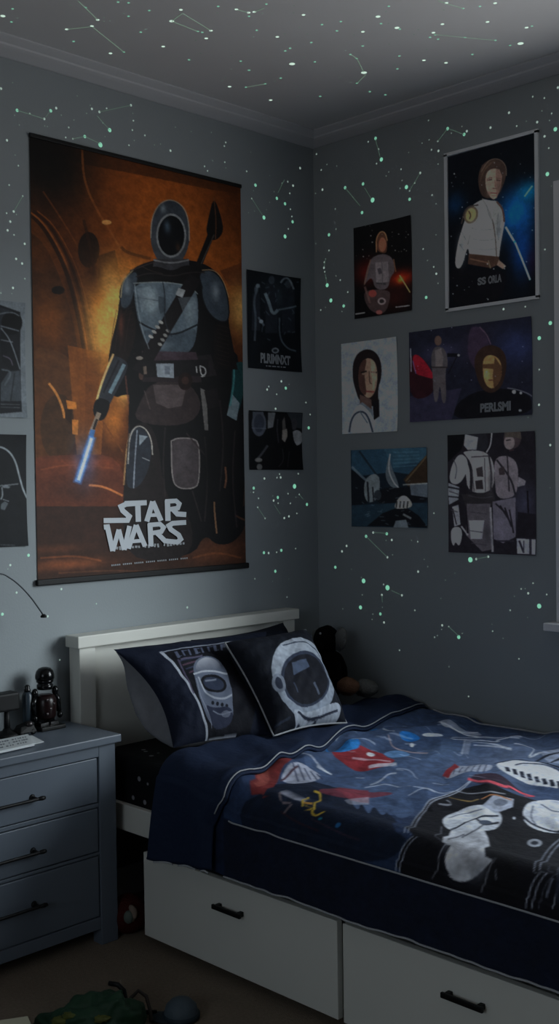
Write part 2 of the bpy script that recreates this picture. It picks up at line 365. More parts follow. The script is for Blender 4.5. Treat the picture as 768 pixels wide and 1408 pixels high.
# artwork fields, with the sunlit right part painted in
c.crop(200, 940, 2.56)
G = (78, 104, 150)
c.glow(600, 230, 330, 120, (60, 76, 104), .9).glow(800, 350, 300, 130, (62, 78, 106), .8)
c.crop(480, 940, 2.667)
c.poly([(-240, 130), (120, 60), (900, 160), (900, 420), (560, 420), (180, 480), (-140, 400)], (68, 84, 112), .55)
c.glow(560, 260, 260, 150, (116, 128, 150), .55).glow(720, 290, 150, 90, (150, 160, 178), .55).glow(330, 240, 120, 60, (84, 104, 132), .5)  # pale glows at the right put window light into the print colour
# black panels of the lower rows
c.poly([(170, 700), (175, 560), (215, 465), (300, 410), (420, 365), (600, 400), (900, 470), (900, 1000), (640, 900)], (12, 12, 18))
c.poly([(-420, 390), (-150, 330), (0, 395), (180, 478), (172, 660), (-380, 560)], (13, 21, 36), .9)
c.poly([(-20, 395), (10, 450), (25, 410), (50, 465), (70, 420), (100, 470), (130, 430), (160, 480), (230, 450), (200, 400), (80, 380)], (60, 76, 104))
WH = (188, 192, 200); RD = (120, 40, 46)
c.poly([(500, 500), (620, 520), (640, 780), (470, 725), (490, 600)], (12, 12, 16))
c.ell(412, 590, 82, 112, (172, 174, 180), 1, .05); c.glow(385, 560, 50, 60, (190, 192, 196), .8).glow(450, 650, 40, 60, (120, 124, 134), .7)
c.ell(412, 590, 64, 92, (150, 152, 158), .5, .05).poly([(320, 470), (372, 446), (440, 436), (505, 440), (545, 462), (540, 500), (500, 520), (430, 515), (360, 520), (325, 500)], (176, 180, 188)).ell(440, 474, 96, 30, (184, 188, 196), .9, -.06)
c.line([(332, 520), (322, 590), (334, 660), (372, 708), (420, 724), (470, 706)], 5, (20, 22, 28)).line([(318, 500), (306, 590), (318, 660), (300, 690)], 4, WH, .55).line([(495, 600), (490, 700), (480, 740)], 5, WH, .45)
c.line([(352, 512), (392, 500), (452, 470), (530, 468)], 5, (34, 38, 48)).line([(450, 478), (470, 502), (530, 492)], 6, (24, 26, 34)).ell(480, 492, 24, 8, (60, 66, 80)).line([(392, 540), (440, 520), (472, 500)], 4, (60, 62, 70)).line([(360, 545), (400, 530)], 4, (70, 72, 80)).line([(345, 470), (400, 452), (470, 452)], 3, (90, 94, 106))
c.poly([(470, 440), (520, 410), (590, 420), (585, 445), (520, 460)], (150, 156, 170)).line([(470, 420), (520, 408), (580, 424)], 4, (150, 100, 64)).ell(540, 432, 26, 9, (90, 96, 110), .8)
c.ell(735, 468, 115, 56, (184, 188, 198), 1, .05); c.glow(720, 450, 50, 24, (206, 208, 214), .8)
c.line([(622, 470), (670, 500), (740, 522), (820, 520)], 6, (30, 34, 44)).line([(690, 432), (740, 456), (830, 460)], 4, (80, 86, 100)).line([(660, 440), (648, 470), (668, 492)], 4, (70, 76, 90)).ell(660, 560, 28, 15, (140, 144, 152)).ell(660, 560, 14, 7, (30, 34, 44)).ell(588, 474, 5, 5, WH)
for k in (0, 14): c.line([(163+k, 700), (175+k, 590), (195+k, 520), (220+k*.9, 470+k*.3), (270, 425+k*.6), (340, 395+k*.6), (420, 362+k*.5), (460, 330)], 4, (160, 166, 178), .85)
for k in (0, 22): c.line([(642+k, 800), (655+k, 690), (680+k, 620), (730+k, 560), (800+k, 520)], 5, (160, 166, 178), .8)
c.line([(740, 800), (745, 700), (775, 620), (900, 600)], 5, (150, 156, 166), .8).line([(715, 690), (712, 760)], 8, (110, 116, 130), .8).line([(515, 660), (525, 695)], 5, (130, 134, 142), .6)
c.line([(690, 800), (700, 700), (730, 640)], 4, (110, 116, 130), .6).poly([(760, 660), (768, 640), (900, 620), (900, 800), (750, 780)], (26, 30, 42), .8)
# long pale craft with dark windows
c.poly([(525, 290), (600, 275), (680, 290), (800, 340), (900, 380), (900, 410), (760, 372), (620, 350), (540, 320)], (198, 202, 210))
for i in range(9): c.poly([(560+i*27, 308+i*6), (575+i*27, 308+i*6), (583+i*27, 326+i*7), (566+i*27, 324+i*7)], (24, 28, 40))
c.line([(525, 290), (640, 265), (700, 300), (900, 345)], 4, (24, 28, 40)).line([(600, 300), (650, 290), (780, 325)], 4, (40, 46, 64))
c.poly([(330, 318), (375, 275), (470, 290), (520, 300), (510, 315), (430, 322), (350, 335)], (140, 146, 160))
for i in range(6): c.line([(385+i*22, 285+i*2), (370+i*22, 322)], 4, (60, 66, 88))
c.poly([(330, 320), (378, 272), (395, 285), (352, 330)], RD)
c.poly([(420, 345), (480, 322), (530, 325), (590, 365), (640, 380), (560, 390), (470, 378)], (46, 34, 46)); c.line([(425, 345), (480, 370), (560, 385), (575, 372), (620, 385), (665, 392)], 9, (176, 70, 80))
c.line([(665, 392), (630, 402)], 6, (170, 60, 70))
# upper right outlines
c.poly([(310, 145), (340, 132), (400, 150), (470, 158), (490, 172), (380, 168)], (120, 128, 146)); c.line([(330, 150), (400, 165), (500, 180), (620, 180)], 5, WH, .8).line([(320, 140), (350, 165), (470, 158)], 3, WH, .8)
c.line([(365, 195), (380, 205), (480, 200), (560, 205), (520, 195), (620, 195)], 4, WH, .8).line([(370, 190), (400, 182), (600, 190), (630, 175)], 4, WH, .7).ell(605, 186, 26, 9, (130, 138, 156))
c.line([(420, 205), (405, 245)], 5, WH, .7).line([(440, 212), (520, 225), (590, 240)], 5, WH, .7).line([(450, 225), (560, 235)], 3, WH, .6).poly([(415, 205), (445, 208), (430, 245), (405, 243)], (120, 128, 146), .7)
c.line([(600, 220), (650, 222), (680, 240), (640, 262), (700, 245), (800, 225)], 4, WH, .8).poly([(690, 240), (768, 222), (900, 240), (900, 300), (760, 300), (720, 270)], (150, 158, 176), .8)
c.line([(720, 300), (735, 270), (790, 255)], 6, (30, 34, 46)).line([(650, 280), (720, 250), (800, 240)], 5, (30, 34, 46))
c.ell(300, 187, 38, 6, (170, 176, 186)).line([(118, 176), (158, 192)], 7, (150, 156, 168), .8).line([(135, 205), (155, 232), (210, 240), (280, 248)], 4, (160, 140, 140), .8)
# red and white, blue patches
c.poly([(-90, 262), (-40, 240), (60, 240), (108, 245), (125, 265), (170, 288), (60, 305), (-20, 296)], RD).ell(68, 258, 16, 8, WH).line([(0, 275), (140, 285)], 5, (180, 150, 160), .8).line([(60, 295), (160, 292)], 7, (178, 180, 190), .8)
c.ell(5, 236, 24, 14, (30, 96, 160)).ell(215, 197, 38, 11, (30, 96, 160)).ell(222, 218, 8, 6, WH).ell(165, 252, 48, 14, (84, 120, 160)).ell(85, 172, 16, 6, (40, 90, 140))
c.line([(60, 350), (110, 335), (130, 320), (160, 318)], 4, WH, .6).line([(40, 360), (100, 350), (120, 345), (210, 370)], 4, WH, .5).line([(10, 325), (40, 330)], 5, WH, .5).line([(200, 400), (260, 380), (320, 395), (370, 380)], 3, WH, .5).line([(220, 375), (300, 392)], 4, WH, .5)
c.poly([(-150, 385), (-60, 365), (60, 375), (170, 395), (40, 405), (-80, 410)], (104, 44, 54), .8)
c.line([(380, 380), (440, 400), (560, 405)], 4, WH, .6).line([(340, 420), (365, 435), (310, 430)], 4, WH, .6).line([(350, 405), (420, 430), (460, 420)], 4, (160, 130, 70), .7)
for _ in range(26):
    x = random.uniform(-60, 700); y = 150+random.uniform(0, 1)*(120+max(0, x)*.25); L = random.uniform(14, 60)
    c.line([(x, y), (x+L, y+L*random.uniform(-.2, .35)), (x+L*1.6, y+L*random.uniform(-.1, .5))], random.choice([3, 3, 4]), (170, 178, 194), random.uniform(.25, .55))
c.crop(200, 940, 2.56)
c.poly([(365, 350), (370, 300), (420, 282), (470, 272), (505, 270), (500, 295), (455, 310), (440, 350), (400, 375), (375, 378)], (92, 34, 34)).ell(395, 325, 22, 26, (116, 56, 50)).line([(430, 290), (500, 275)], 8, (120, 46, 42))
c.ell(445, 262, 28, 13, (170, 176, 190)).ell(447, 262, 16, 5, (60, 74, 110))
c.poly([(490, 300), (540, 285), (615, 312), (560, 338), (500, 340), (450, 325)], (138, 142, 156)); [c.line([(500+i*22, 292+i*4), (520+i*22, 330-i*2)], 4, (50, 56, 78)) for i in range(5)]
c.line([(470, 235), (540, 258), (640, 302)], 4, (150, 156, 170), .8).line([(590, 285), (640, 300)], 5, WH, .7).line([(455, 330), (520, 300)], 4, (60, 40, 50))
c.line([(475, 370), (560, 392)], 6, (130, 130, 140), .8).line([(470, 370), (478, 400), (470, 440)], 8, (110, 96, 96), .8)
c.line([(552, 385), (548, 425), (570, 448), (585, 430), (600, 380), (575, 372)], 7, (168, 140, 50)).line([(585, 400), (555, 395)], 5, (150, 110, 50)).ell(655, 478, 8, 10, (30, 90, 140)).ell(590, 455, 6, 5, (30, 110, 130))
c.poly([(615, 215), (640, 235), (680, 228), (700, 215), (735, 222), (745, 235), (700, 248), (640, 250)], (40, 110, 172)).line([(660, 210), (690, 190)], 6, WH, .7)
c.poly([(640, 370), (660, 350), (768, 355), (768, 400), (700, 395)], (110, 46, 56), .8).poly([(680, 395), (768, 385), (768, 405), (700, 405)], (150, 150, 160), .6)
c.line([(560, 455), (700, 520), (740, 530)], 4, (90, 50, 60), .5).line([(455, 430), (520, 470), (600, 500)], 5, (60, 24, 26), .6)
# plain navy margins: the folded top end and the hanging border below the piping
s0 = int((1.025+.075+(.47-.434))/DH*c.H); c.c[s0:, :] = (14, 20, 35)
x0i = int((.69-.3)/DW*c.W)
xs_ = np.arange(c.W)/c.W*DW+.3; ys_ = np.arange(c.H)/c.H*DH
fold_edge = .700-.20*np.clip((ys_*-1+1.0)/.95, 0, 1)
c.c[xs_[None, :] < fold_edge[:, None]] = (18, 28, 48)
dc.grain(.12, 10).grain(.10, 4).blur(1)
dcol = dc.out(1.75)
du = empty('duvet', (1.2, -.55, .50), 'dark navy duvet printed with pale line art and red and blue patches, piped in white', 'duvet')
M_duv = print_mat('printed_cotton', .8, .25, bump=.3)
nx, ns = 583, 450
X = .3+np.linspace(0, DW, nx); SS = np.linspace(0, STOT, ns)
pos = np.zeros((ns, nx, 3))
hemn = [.283+.007*noise.noise(Vector((x*6, 0, 0)))+.004*noise.noise(Vector((x*20, 4, 0))) for x in X]
for j, x in enumerate(X):
    for i, s in enumerate(SS): pos[i, j] = duv_point(x, s, hemn[j])
k0 = int((.50-.3)/DW*nx); pos = pos[:, k0:][:, ::-1]; dcolr = dcol[:, k0:][:, ::-1]
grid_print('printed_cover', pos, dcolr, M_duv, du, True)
# fold-back band hanging down near the pillows
def band_point(x, s, ext=.016):
    k = min(1, max(0, (x-.36)/.06)); e = ext*(.4+.6*k)
    slant = 0 if s < 1.03 else -(s-1.03)*.17*(1-(x-.38)/.3)
    hem = .283-.012*math.sin((x-.40)*16)
    p = duv_point(x, s, hem, e, .05)
    p[0] += slant
    if s > 1.0: p[1] -= .008*math.sin((x-.4)*30)*min(1, (s-1.0)*4)
    return p
def band_x(t, s):                                   # band between the pillows and the slanting fold edge
    ed = .710-.20*min(1, max(0, (1.0-s)/.95)); st = .475-.16*min(1, max(0, (1.0-s)/.95))
    if s > 1.10: ed -= .035*min(1, (s-1.1)/.06)
    return st+(ed-st)*t
nb, nbs = 60, 220
bp_ = np.zeros((nbs, nb, 3))
for i, s in enumerate(np.linspace(.0, STOT, nbs)):
    for j, t in enumerate(np.linspace(0, 1, nb)):
        x = band_x(t, s); p = band_point(x, s, .016*min(1, (1-t)*8+.15)); bp_[i, j] = p
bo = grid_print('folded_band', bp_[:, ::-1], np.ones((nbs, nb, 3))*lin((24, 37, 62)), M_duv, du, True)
so = bo.modifiers.new('solid', 'SOLIDIFY'); so.thickness = .006; so.offset = -1
def pipe(fn, n, r, name='piping', lift=.003):
    pts = []
    for t in np.linspace(0, 1, n):
        x, s, ex = fn(t); p = band_point(x, s, ex) if ex > .012 else duv_point(x, s, hemn[min(nx-1, max(0, int((x-.3)/DW*nx)))])
        d = np.array([0, -1, 0]) if s > 1.08 else (np.array([0, -.7, .7]) if s > 1.0 else np.array([0, 0, 1])); pts.append(p+d*lift)
    MB().tube(pts, r, 6).build(name, M_piping, du, True)
SP = 1.025+.075+(.47-.434)
pipe(lambda t: (.72+1.30*t, SP, 0), 140, .0021)
pipe(lambda t: (band_x(1, SP*(1-t)+.03*t), SP*(1-t)+.03*t, .0165*.15+.011), 120, .0018)
pipe(lambda t: (.56+1.4*t, .045+.012*math.sin(t*17), 0), 120, .0025)
for a, b in ((.50, .55), (.57, .64), (.66, .685)):
    MB().tube([band_point(a+(b-a)*t, 1.36, .018)+np.array([0, -.004, .004*math.sin(t*3)]) for t in np.linspace(0, 1, 14)], .0022, 6).build('piping', M_piping, du, True)
MB().tube([duv_point(x, 1.36, hemn[min(nx-1, int((x-.3)/DW*nx))])+np.array([0, -.003, -.001]) for x in np.linspace(.70, 1.95, 160)], .0024, 6).build('piping', M_piping, du, True)
# ------------------------------------------------------------------ pillows
def pillow(root, TL, TR, BR, BL, T, art=None, pinch=.04, n=(150, 120), back_mat=None, front_mat=None, wr=.006, gain=1, frontk=1.0, backk=1.0, ffac=4, bow=0, side=0):
    
    TL, TR, BR, BL = map(np.array, (TL, TR, BR, BL))
    U = ((TR-TL)+(BR-BL))/2; Vv = ((BL-TL)+(BR-TR))/2; N = np.cross(U, -Vv); N /= np.linalg.norm(N)
    w, h = n; Lu, Lv = np.linalg.norm(U), np.linalg.norm(Vv)
    P0 = (TL+TR+BR+BL)/4
    def f(t): return max(0, 1-abs(2*t-1)**ffac)**.55
    def pt(u, v, sgn, T_):
        uu = u+pinch*math.sin(math.pi*v)*(1-2*u)*abs(1-2*u); vv = v+pinch*math.sin(math.pi*u)*(1-2*v)*abs(1-2*v)
        p = TL*(1-uu)*(1-vv)+TR*uu*(1-vv)+BR*uu*vv+BL*(1-uu)*vv
        if bow: p = p+U*(bow*math.sin(math.pi*v)*(1-u)**4)
        if side and sgn < 0: p = p-U*((side+bow)*math.sin(math.pi*v)*math.sin(math.pi*min(1, u/.22)))
        d = f(u)*f(v); q = Vector((u*3+P0[1]*7, v*3, sgn*3.0+P0[0]*5))
        return p+N*(sgn*T_/2*d+wr*d*noise.noise(q*1.4)+wr*.6*noise.noise(q*4)*min(1, d*2))
    pf = np.array([[pt(i/(w-1), j/(h-1), 1, T*frontk) for i in range(w)] for j in range(h)])
    w2, h2 = w//2, h//2
    pb = np.array([[pt(i/(w2-1), j/(h2-1), -1, T*backk) for i in range(w2)] for j in range(h2)])
    if art is not None:
        PF = P0+N*T*.42*frontk
        A = np.stack([U, Vv], 1); pin = np.linalg.pinv(A); O = PF-U/2-Vv/2
        def mp(px, py):
            q = pin @ (hitp(px, py, PF, N)-O); return q[0]*Lu, q[1]*Lv
        cv = Canvas(w, h, (Lu, Lv), mp, (20, 28, 52)); art(cv); col = cv.out(gain)
        fo = grid_print('front_cover', pf[:, ::1], col, M_duv, root, True)
    else:
        fo = grid_print('front_cover', pf, np.zeros((h, w, 3))+.2, front_mat or M_darknavy, root, True)
    bo = grid_print('back_cover', pb[:, ::-1], np.zeros((h2, w2, 3))+.2, back_mat or M_darknavy, root, True)
    return pt, fo, bo
# rear pillow
pB = empty('pillow', (.17, -.45, .5), 'plain dark navy pillow leaning on headboard, behind the two printed ones', 'pillow')
pillow(pB, hit(262, 880, 0, .115), hit(389, 856, 0, .115), (.27, -.26, .53), (.27, -.78, .53), .09, n=(60, 50))
# big printed pillow
def artA(c):
    c.crop(100, 820, 2.954); c.c[:] = (15, 23, 42)
    c.poly([(385, 220), (760, 158), (768, 200), (768, 520), (545, 560)], (11, 13, 22), .9)
    c.line([(375, 215), (548, 562)], 11, (168, 174, 186)).line([(548, 560), (700, 532)], 8, (160, 166, 178)).line([(375, 217), (560, 188), (690, 172), (764, 158)], 6, (140, 146, 160))
    for i in range(11):                                       # worn block lettering, unreadable
        x = 425+i*24; y = 238-i*4.6; c.line([(x, y-14), (x+4, y+14)], 7 if i % 3 else 11, (96, 104, 128), .85)
        if i % 2: c.line([(x-2, y-12), (x+16, y-15)], 4, (96, 104, 128), .85)
        if i % 3 == 0: c.line([(x, y+12), (x+16, y+9)], 4, (90, 98, 120), .8)
    c.line([(600, 200), (690, 182)], 16, (110, 116, 132), .6)
    for k in range(4): c.line([(430+k*11, 268+k*16), (520, 250+k*14)], 6, (92, 64, 82) if k % 2 else (60, 66, 92), .8)
    c.line([(425, 262), (470, 400)], 7, (88, 80, 104), .8).line([(436, 262), (520, 248)], 6, (96, 90, 112), .8)
    # plain diving helmet motif
    c.poly([(480, 310), (490, 270), (520, 250), (560, 252), (600, 280), (625, 320), (640, 370), (650, 420), (665, 490), (640, 520), (560, 530), (520, 480), (490, 400)], (96, 104, 122))
    c.poly([(490, 290), (515, 258), (555, 255), (590, 280), (600, 300), (545, 310), (500, 322)], (168, 172, 182), 1, (90, 96, 112))
    c.line([(482, 322), (540, 308), (622, 322)], 7, (176, 182, 192))
    c.ell(565, 362, 58, 36, (14, 16, 24), 1, .25); c.ell(565, 362, 46, 26, (46, 54, 74), 1, .25); c.line([(530, 350), (575, 345)], 7, (150, 158, 172), .7)
    c.line([(500, 335), (520, 390), (560, 420), (610, 425), (645, 410)], 7, (160, 166, 178))
    for k in range(4): c.ell(560+k*22, 438+k*4, 7, 8, (20, 24, 34))
    c.poly([(520, 440), (560, 460), (650, 450), (665, 500), (630, 525), (560, 535)], (40, 46, 66)); c.line([(560, 470), (600, 485), (655, 470)], 5, (140, 148, 162), .7).ell(625, 480, 22, 12, (120, 126, 142), .7)
    c.line([(490, 340), (500, 410), (540, 480), (560, 530)], 4, (150, 156, 170), .6)
pA = empty('pillow', (.27, -.8, .5), 'large navy pillow with a framed grey helmet print and grey underside, leaning on headboard', 'pillow')
aTL, aTR, aBR, aBL = hit(156, 893, 0, .17), hit(366, 868, 0, .17), hit(376, 1012, 2, .545), hit(238, 1028, 2, .54)
pillow(pA, aTL, aTR, aBR, aBL, .15, artA, pinch=.03, n=(240, 170), back_mat=M_greycloth, frontk=.75, backk=1.2, ffac=3, bow=.07, side=.10)
def artC(c):
    c.crop(300, 830, 2.954); c.c[:] = (14, 19, 30)
    Wt = (160, 168, 180)
    # plain round visor helmet motif
    c.ell(345, 300, 128, 168, Wt, 1, -.42, (128, 138, 152)); c.ell(350, 312, 104, 112, (44, 52, 70), 1, -.42); c.ell(352, 314, 94, 100, (14, 17, 28), 1, -.42)
    c.poly([(290, 250), (350, 232), (362, 268), (300, 300)], (70, 82, 104)).line([(385, 330), (410, 372)], 9, (92, 102, 120), .8).line([(300, 330), (318, 368)], 5, (60, 70, 90), .8)
    c.ell(238, 330, 24, 40, (118, 126, 140), 1, -.4).ell(238, 330, 13, 26, (40, 46, 62), 1, -.4); c.ell(462, 282, 18, 34, (118, 126, 140), 1, -.4)
    c.poly([(300, 425), (380, 445), (470, 400), (520, 385), (522, 440), (500, 475), (440, 494), (395, 497), (330, 470)], Wt).line([(330, 440), (400, 462), (505, 415)], 7, (34, 40, 56)).line([(350, 470), (440, 478), (505, 450)], 5, (40, 46, 62)); c.ell(430, 462, 12, 9, (40, 46, 62))
    c.line([(255, 175), (330, 155), (400, 190)], 6, (60, 68, 84)).line([(400, 190), (440, 240)], 4, (60, 68, 84)); c.line([(245, 470), (300, 456)], 8, (54, 64, 84), .6)
    c.grain(.12, 8)
pC = empty('cushion', (.42, -.6, .55), 'square dark cushion with large white round helmet print and pale piping, in front', 'cushion')
cTL, cTR, cBR, cBL = hit(309, 884, 0, .32), hit(420, 866, 0, .32), hit(476, 994, 2, .553), hit(376, 1012, 2, .553)
ptC, _, _ = pillow(pC, cTL, cTR, cBR, cBL, .13, artC, pinch=.035, n=(170, 170))
edge = [(t, 0) for t in np.linspace(0, 1, 30)]+[(1, t) for t in np.linspace(0, 1, 30)][1:]+[(1-t, 1) for t in np.linspace(0, 1, 30)][1:]+[(0, 1-t) for t in np.linspace(0, 1, 30)][1:]
MB().tube([ptC(u, v, 1, 0) for u, v in edge], .003, 6).build('piping', M_piping, pC, True)
# ------------------------------------------------------------------ plush behind the cushion
pz = .50
pt_ = hit(449, 880, 1, -.13); hx, hz = pt_[0], pt_[2]
pu = empty('plush_toy', (hx, -.13, .53), 'dark plush toy with black face, grey ears and brown feet, sitting in the bed corner', 'soft toy')
MB().ell((hx+.01, -.13, .60), (.065, .06, .085), wob=.06).build('body', M_blackfur, pu, True)
hd = MB().ell((hx-.002, -.13, hz), (.046, .044, .050), wob=.08).build('head', M_blackfur, pu, True)
for sx, sz in ((-.058, -.01), (.062, .005)):
    MB().ell((hx+sx*.85, -.118-.0*sx, hz+sz), (.026, .016, .042), wob=.15, R=Matrix.Rotation(.3 if sx > 0 else -.3, 3, 'Y')).build('ear', M_greyfur, hd, True)
e1 = hit(440, 871, 1, -.178); MB().ell(tuple(e1), (.004, .004, .004), 10, 8).build('eye', M_eye, hd, True)
MB().ell((hx+.004, -.178, hz-.018), (.022, .018, .018), wob=.1).build('muzzle', M_blackfur, hd, True)
MB().tube([(hx+.05, -.15, .64), (hx+.085, -.18, .60), (hx+.09, -.2, .565)], [.022, .020, .018], 12).build('arm', M_blackfur, pu, True)
MB().tube([(hx-.04, -.15, .64), (hx-.06, -.18, .60), (hx-.05, -.2, .565)], [.022, .020, .018], 12).build('arm', M_blackfur, pu, True)
f1 = hit(478, 945, 1, -.20); f2 = hit(503, 948, 1, -.13)
MB().ell((f1[0], -.20, f1[2]+.003), (.036, .04, .030), wob=.12).build('foot', M_brownfur, pu, True)
MB().ell((f2[0]-.01, -.12, f2[2]+.002), (.045, .036, .030), wob=.12).build('foot', M_greyfur, pu, True)
# ------------------------------------------------------------------ dresser
dr = empty('dresser', (.13, -1.46, 0), 'grey-blue painted chest of three drawers with black bar handles, left of the bed', 'dresser')
FX = .262; YR, YL = -1.110, -1.81
MB().box(.004, .276, YL-.012, YR+.012, .550, .572).build('top', M_dres, dr, bevel=.003)
MB().box(.01, .245, YL, YL+.02, .0, .55).box(.01, .245, YR-.02, YR, .0, .55).box(.01, .02, YL+.02, YR-.02, .05, .55).box(.02, .20, YL+.02, YR-.02, .055, .07).build('carcass', M_dres, dr, bevel=.0015)
MB().box(.222, FX, YR-.055, YR, .0, .55).build('stile', M_dres, dr, bevel=.002)
MB().box(.222, FX, YL, YL+.055, .0, .55).build('stile', M_dres, dr, bevel=.002)
MB().box(.235, FX, YL+.055, YR-.055, .518, .55).build('top_rail', M_dres, dr, bevel=.0015)
MB().box(.235, FX-.004, YL+.055, YR-.055, .380, .391).build('rail', M_dres, dr, bevel=.001)
MB().box(.235, FX-.004, YL+.055, YR-.055, .249, .257).build('rail', M_dres, dr, bevel=.001)
MB().box(.235, FX-.002, YL+.055, YR-.055, .045, .078).build('bottom_rail', M_dres, dr, bevel=.0015)
for z0, z1, hz_ in ((.394, .515, .450), (.260, .377, .311), (.081, .246, .171)):
    d = MB().box(.236, FX-.003, YL+.059, YR-.059, z0, z1).build('drawer', M_dres, dr, bevel=.002)
    h = MB().tube([(FX+.022, y, hz_) for y in np.linspace(-1.56, -1.36, 12)], .0042, 10)
    for y in (-1.545, -1.375): h.tube([(FX-.004, y, hz_), (FX+.022, y, hz_)], .0045, 10).lathe([(0, 0), (.009, 0), (.007, .004), (0, .004)], (FX-.003, y, hz_), 14, (1, 0, 0))
    h.lathe([(0, 0), (.0045, .0), (.0062, .012), (.0045, .02), (0, .02)], (FX+.022, -1.372, hz_), 12, (0, 1, 0)).lathe([(0, 0), (.0045, .0), (.0062, .012), (.0045, .02), (0, .02)], (FX+.022, -1.548, hz_), 12, (0, -1, 0))
    h.build('handle', M_blackmetal, d, True)
# ------------------------------------------------------------------ things on the dresser
TZ = .572; XR = .062
yy = lambda px: hit(px, 960, 0, XR)[1]
zz = lambda py: hit(50, py, 0, XR)[2]
k = (zz(918)-TZ)/(zz(918)-zz(1003))
def Z(py): return TZ+(zz(py)-zz(1003))*k
yc = yy(62)
rb = empty('toy_robot', (XR, yc, TZ), 'glossy black toy robot figure with a domed head, standing on the dresser', 'toy figure')
MB().box(XR-.036, XR+.036, yc-.036, yc+.045, TZ+.0005, TZ+.012).build('base', M_matteblack, rb, bevel=.003)
MB().lathe([(0, 0), (.0255, 0), (.027, .004), (.0265, .014), (.0235, .024), (.017, .031), (.008, .0345), (0, .035)], (XR, yc, Z(935)-.001), 32).build('head', M_gloss, rb, True)
MB().lathe([(0, 0), (.023, 0), (.023, .012), (.020, .014), (.020, .018), (.024, .020), (.024, .027), (0, .027)], (XR, yc, Z(935)-.028), 28).build('collar', M_gloss, rb, True)
by = MB().lathe([(0, 0), (.024, 0), (.029, .006), (.031, .03), (.031, .052), (.026, .064), (.018, .068), (0, .068)], (XR, yc, TZ+.030), 28).build('torso', M_glossred, rb, True)
for i in range(4): MB().box(XR+.022, XR+.032, yc-.016+.011*(i % 3), yc-.009+.011*(i % 3), TZ+.044+.013*i, TZ+.050+.013*i).build('panel', M_chrome, by, bevel=.001)
for sy in (-1, 1):
    a = MB().tube([(XR, yc+sy*.033, TZ+.094), (XR+.002, yc+sy*.040, TZ+.078), (XR+.008, yc+sy*.040, TZ+.045)], [.009, .0085, .007], 12).ell((XR, yc+sy*.033, TZ+.104), (.010, .009, .014)).build('arm', M_gloss, rb, True)
    MB().ell((XR+.010, yc+sy*.041, TZ+.036), (.009, .008, .010)).build('hand', M_gloss, a, True)
    MB().tube([(XR, yc+sy*.014, TZ+.040), (XR, yc+sy*.016, TZ+.020)], [.013, .012], 12).box(XR-.014, XR+.022, yc+sy*.016-.013, yc+sy*.016+.013, TZ+.012, TZ+.022).build('leg', M_gloss, rb, False)
yb = yy(43.5)
bt = empty('bottle', (XR-.01, yb, TZ), 'slate blue cylindrical bottle with black knob cap, tucked beside the toy robot', 'bottle')
MB().lathe([(0, 0), (.013, 0), (.0145, .003), (.0145, .100), (.011, .108), (.008, .110), (0, .110)], (XR-.012, yb-.006, TZ+.0005), 24).build('bottle_body', M_slate, bt, True)
MB().lathe([(0, 0), (.009, 0), (.009, .006), (.006, .009), (.008, .014), (.004, .019), (0, .020)], (XR-.012, yb-.006, TZ+.1105), 20).build('cap', M_gloss, bt, True)
y0_, y1_ = yy(-14), yy(22.5)
st = empty('spotlight', (XR, yy(9), TZ), 'black boxy-headed mini spotlight on a stem at the left of the dresser', 'lamp')
MB().box(XR-.025, XR+.02, y0_, y1_, Z(969), Z(945)).build('lamp_head', M_matteblack, st, bevel=.006)
MB().tube([(XR, yy(9), TZ+.014), (XR, yy(9), Z(968))], [.009, .007], 14).build('stem', M_matteblack, st, True)
MB().lathe([(0, 0), (.036, 0), (.037, .005), (.030, .010), (.014, .014), (.009, .022), (0, .022)], (XR, yy(9), TZ+.0005), 28).build('foot', M_matteblack, st, True)
ys0, ys1 = yy(9)+.040, yb+.008
tv = empty('toy_vehicle', ((XR+.035), yy(30), TZ), 'low black toy vehicle between the mini spotlight and the toy robot', 'toy vehicle')
cy_ = yy(29)
MB().add([(XR+.000, cy_-.030, TZ+.008), (XR+.040, cy_-.030, TZ+.008), (XR+.044, cy_+.022, TZ+.008), (XR+.008, cy_+.022, TZ+.008), (XR+.006, cy_-.022, TZ+.026), (XR+.032, cy_-.022, TZ+.024), (XR+.034, cy_+.014, TZ+.034), (XR+.012, cy_+.014, TZ+.036)],
    [(3, 2, 1, 0), (4, 5, 6, 7), (0, 1, 5, 4), (1, 2, 6, 5), (2, 3, 7, 6), (3, 0, 4, 7)]).build('body', M_matteblack, tv, bevel=.002)
for a_, b_ in ((.008, -.020), (.034, -.020), (.014, .012), (.038, .012)):
    MB().lathe([(0, -.003), (.0075, -.003), (.0085, 0), (.0075, .003), (0, .003)], (XR+a_, cy_+b_, TZ+.0085), 16, (1, 0, 0)).build('wheel', M_gloss, tv, True)
MB().ell((XR+.034, cy_+.004, TZ+.030), (.008, .012, .008)).build('cabin', M_chrome, tv, True)
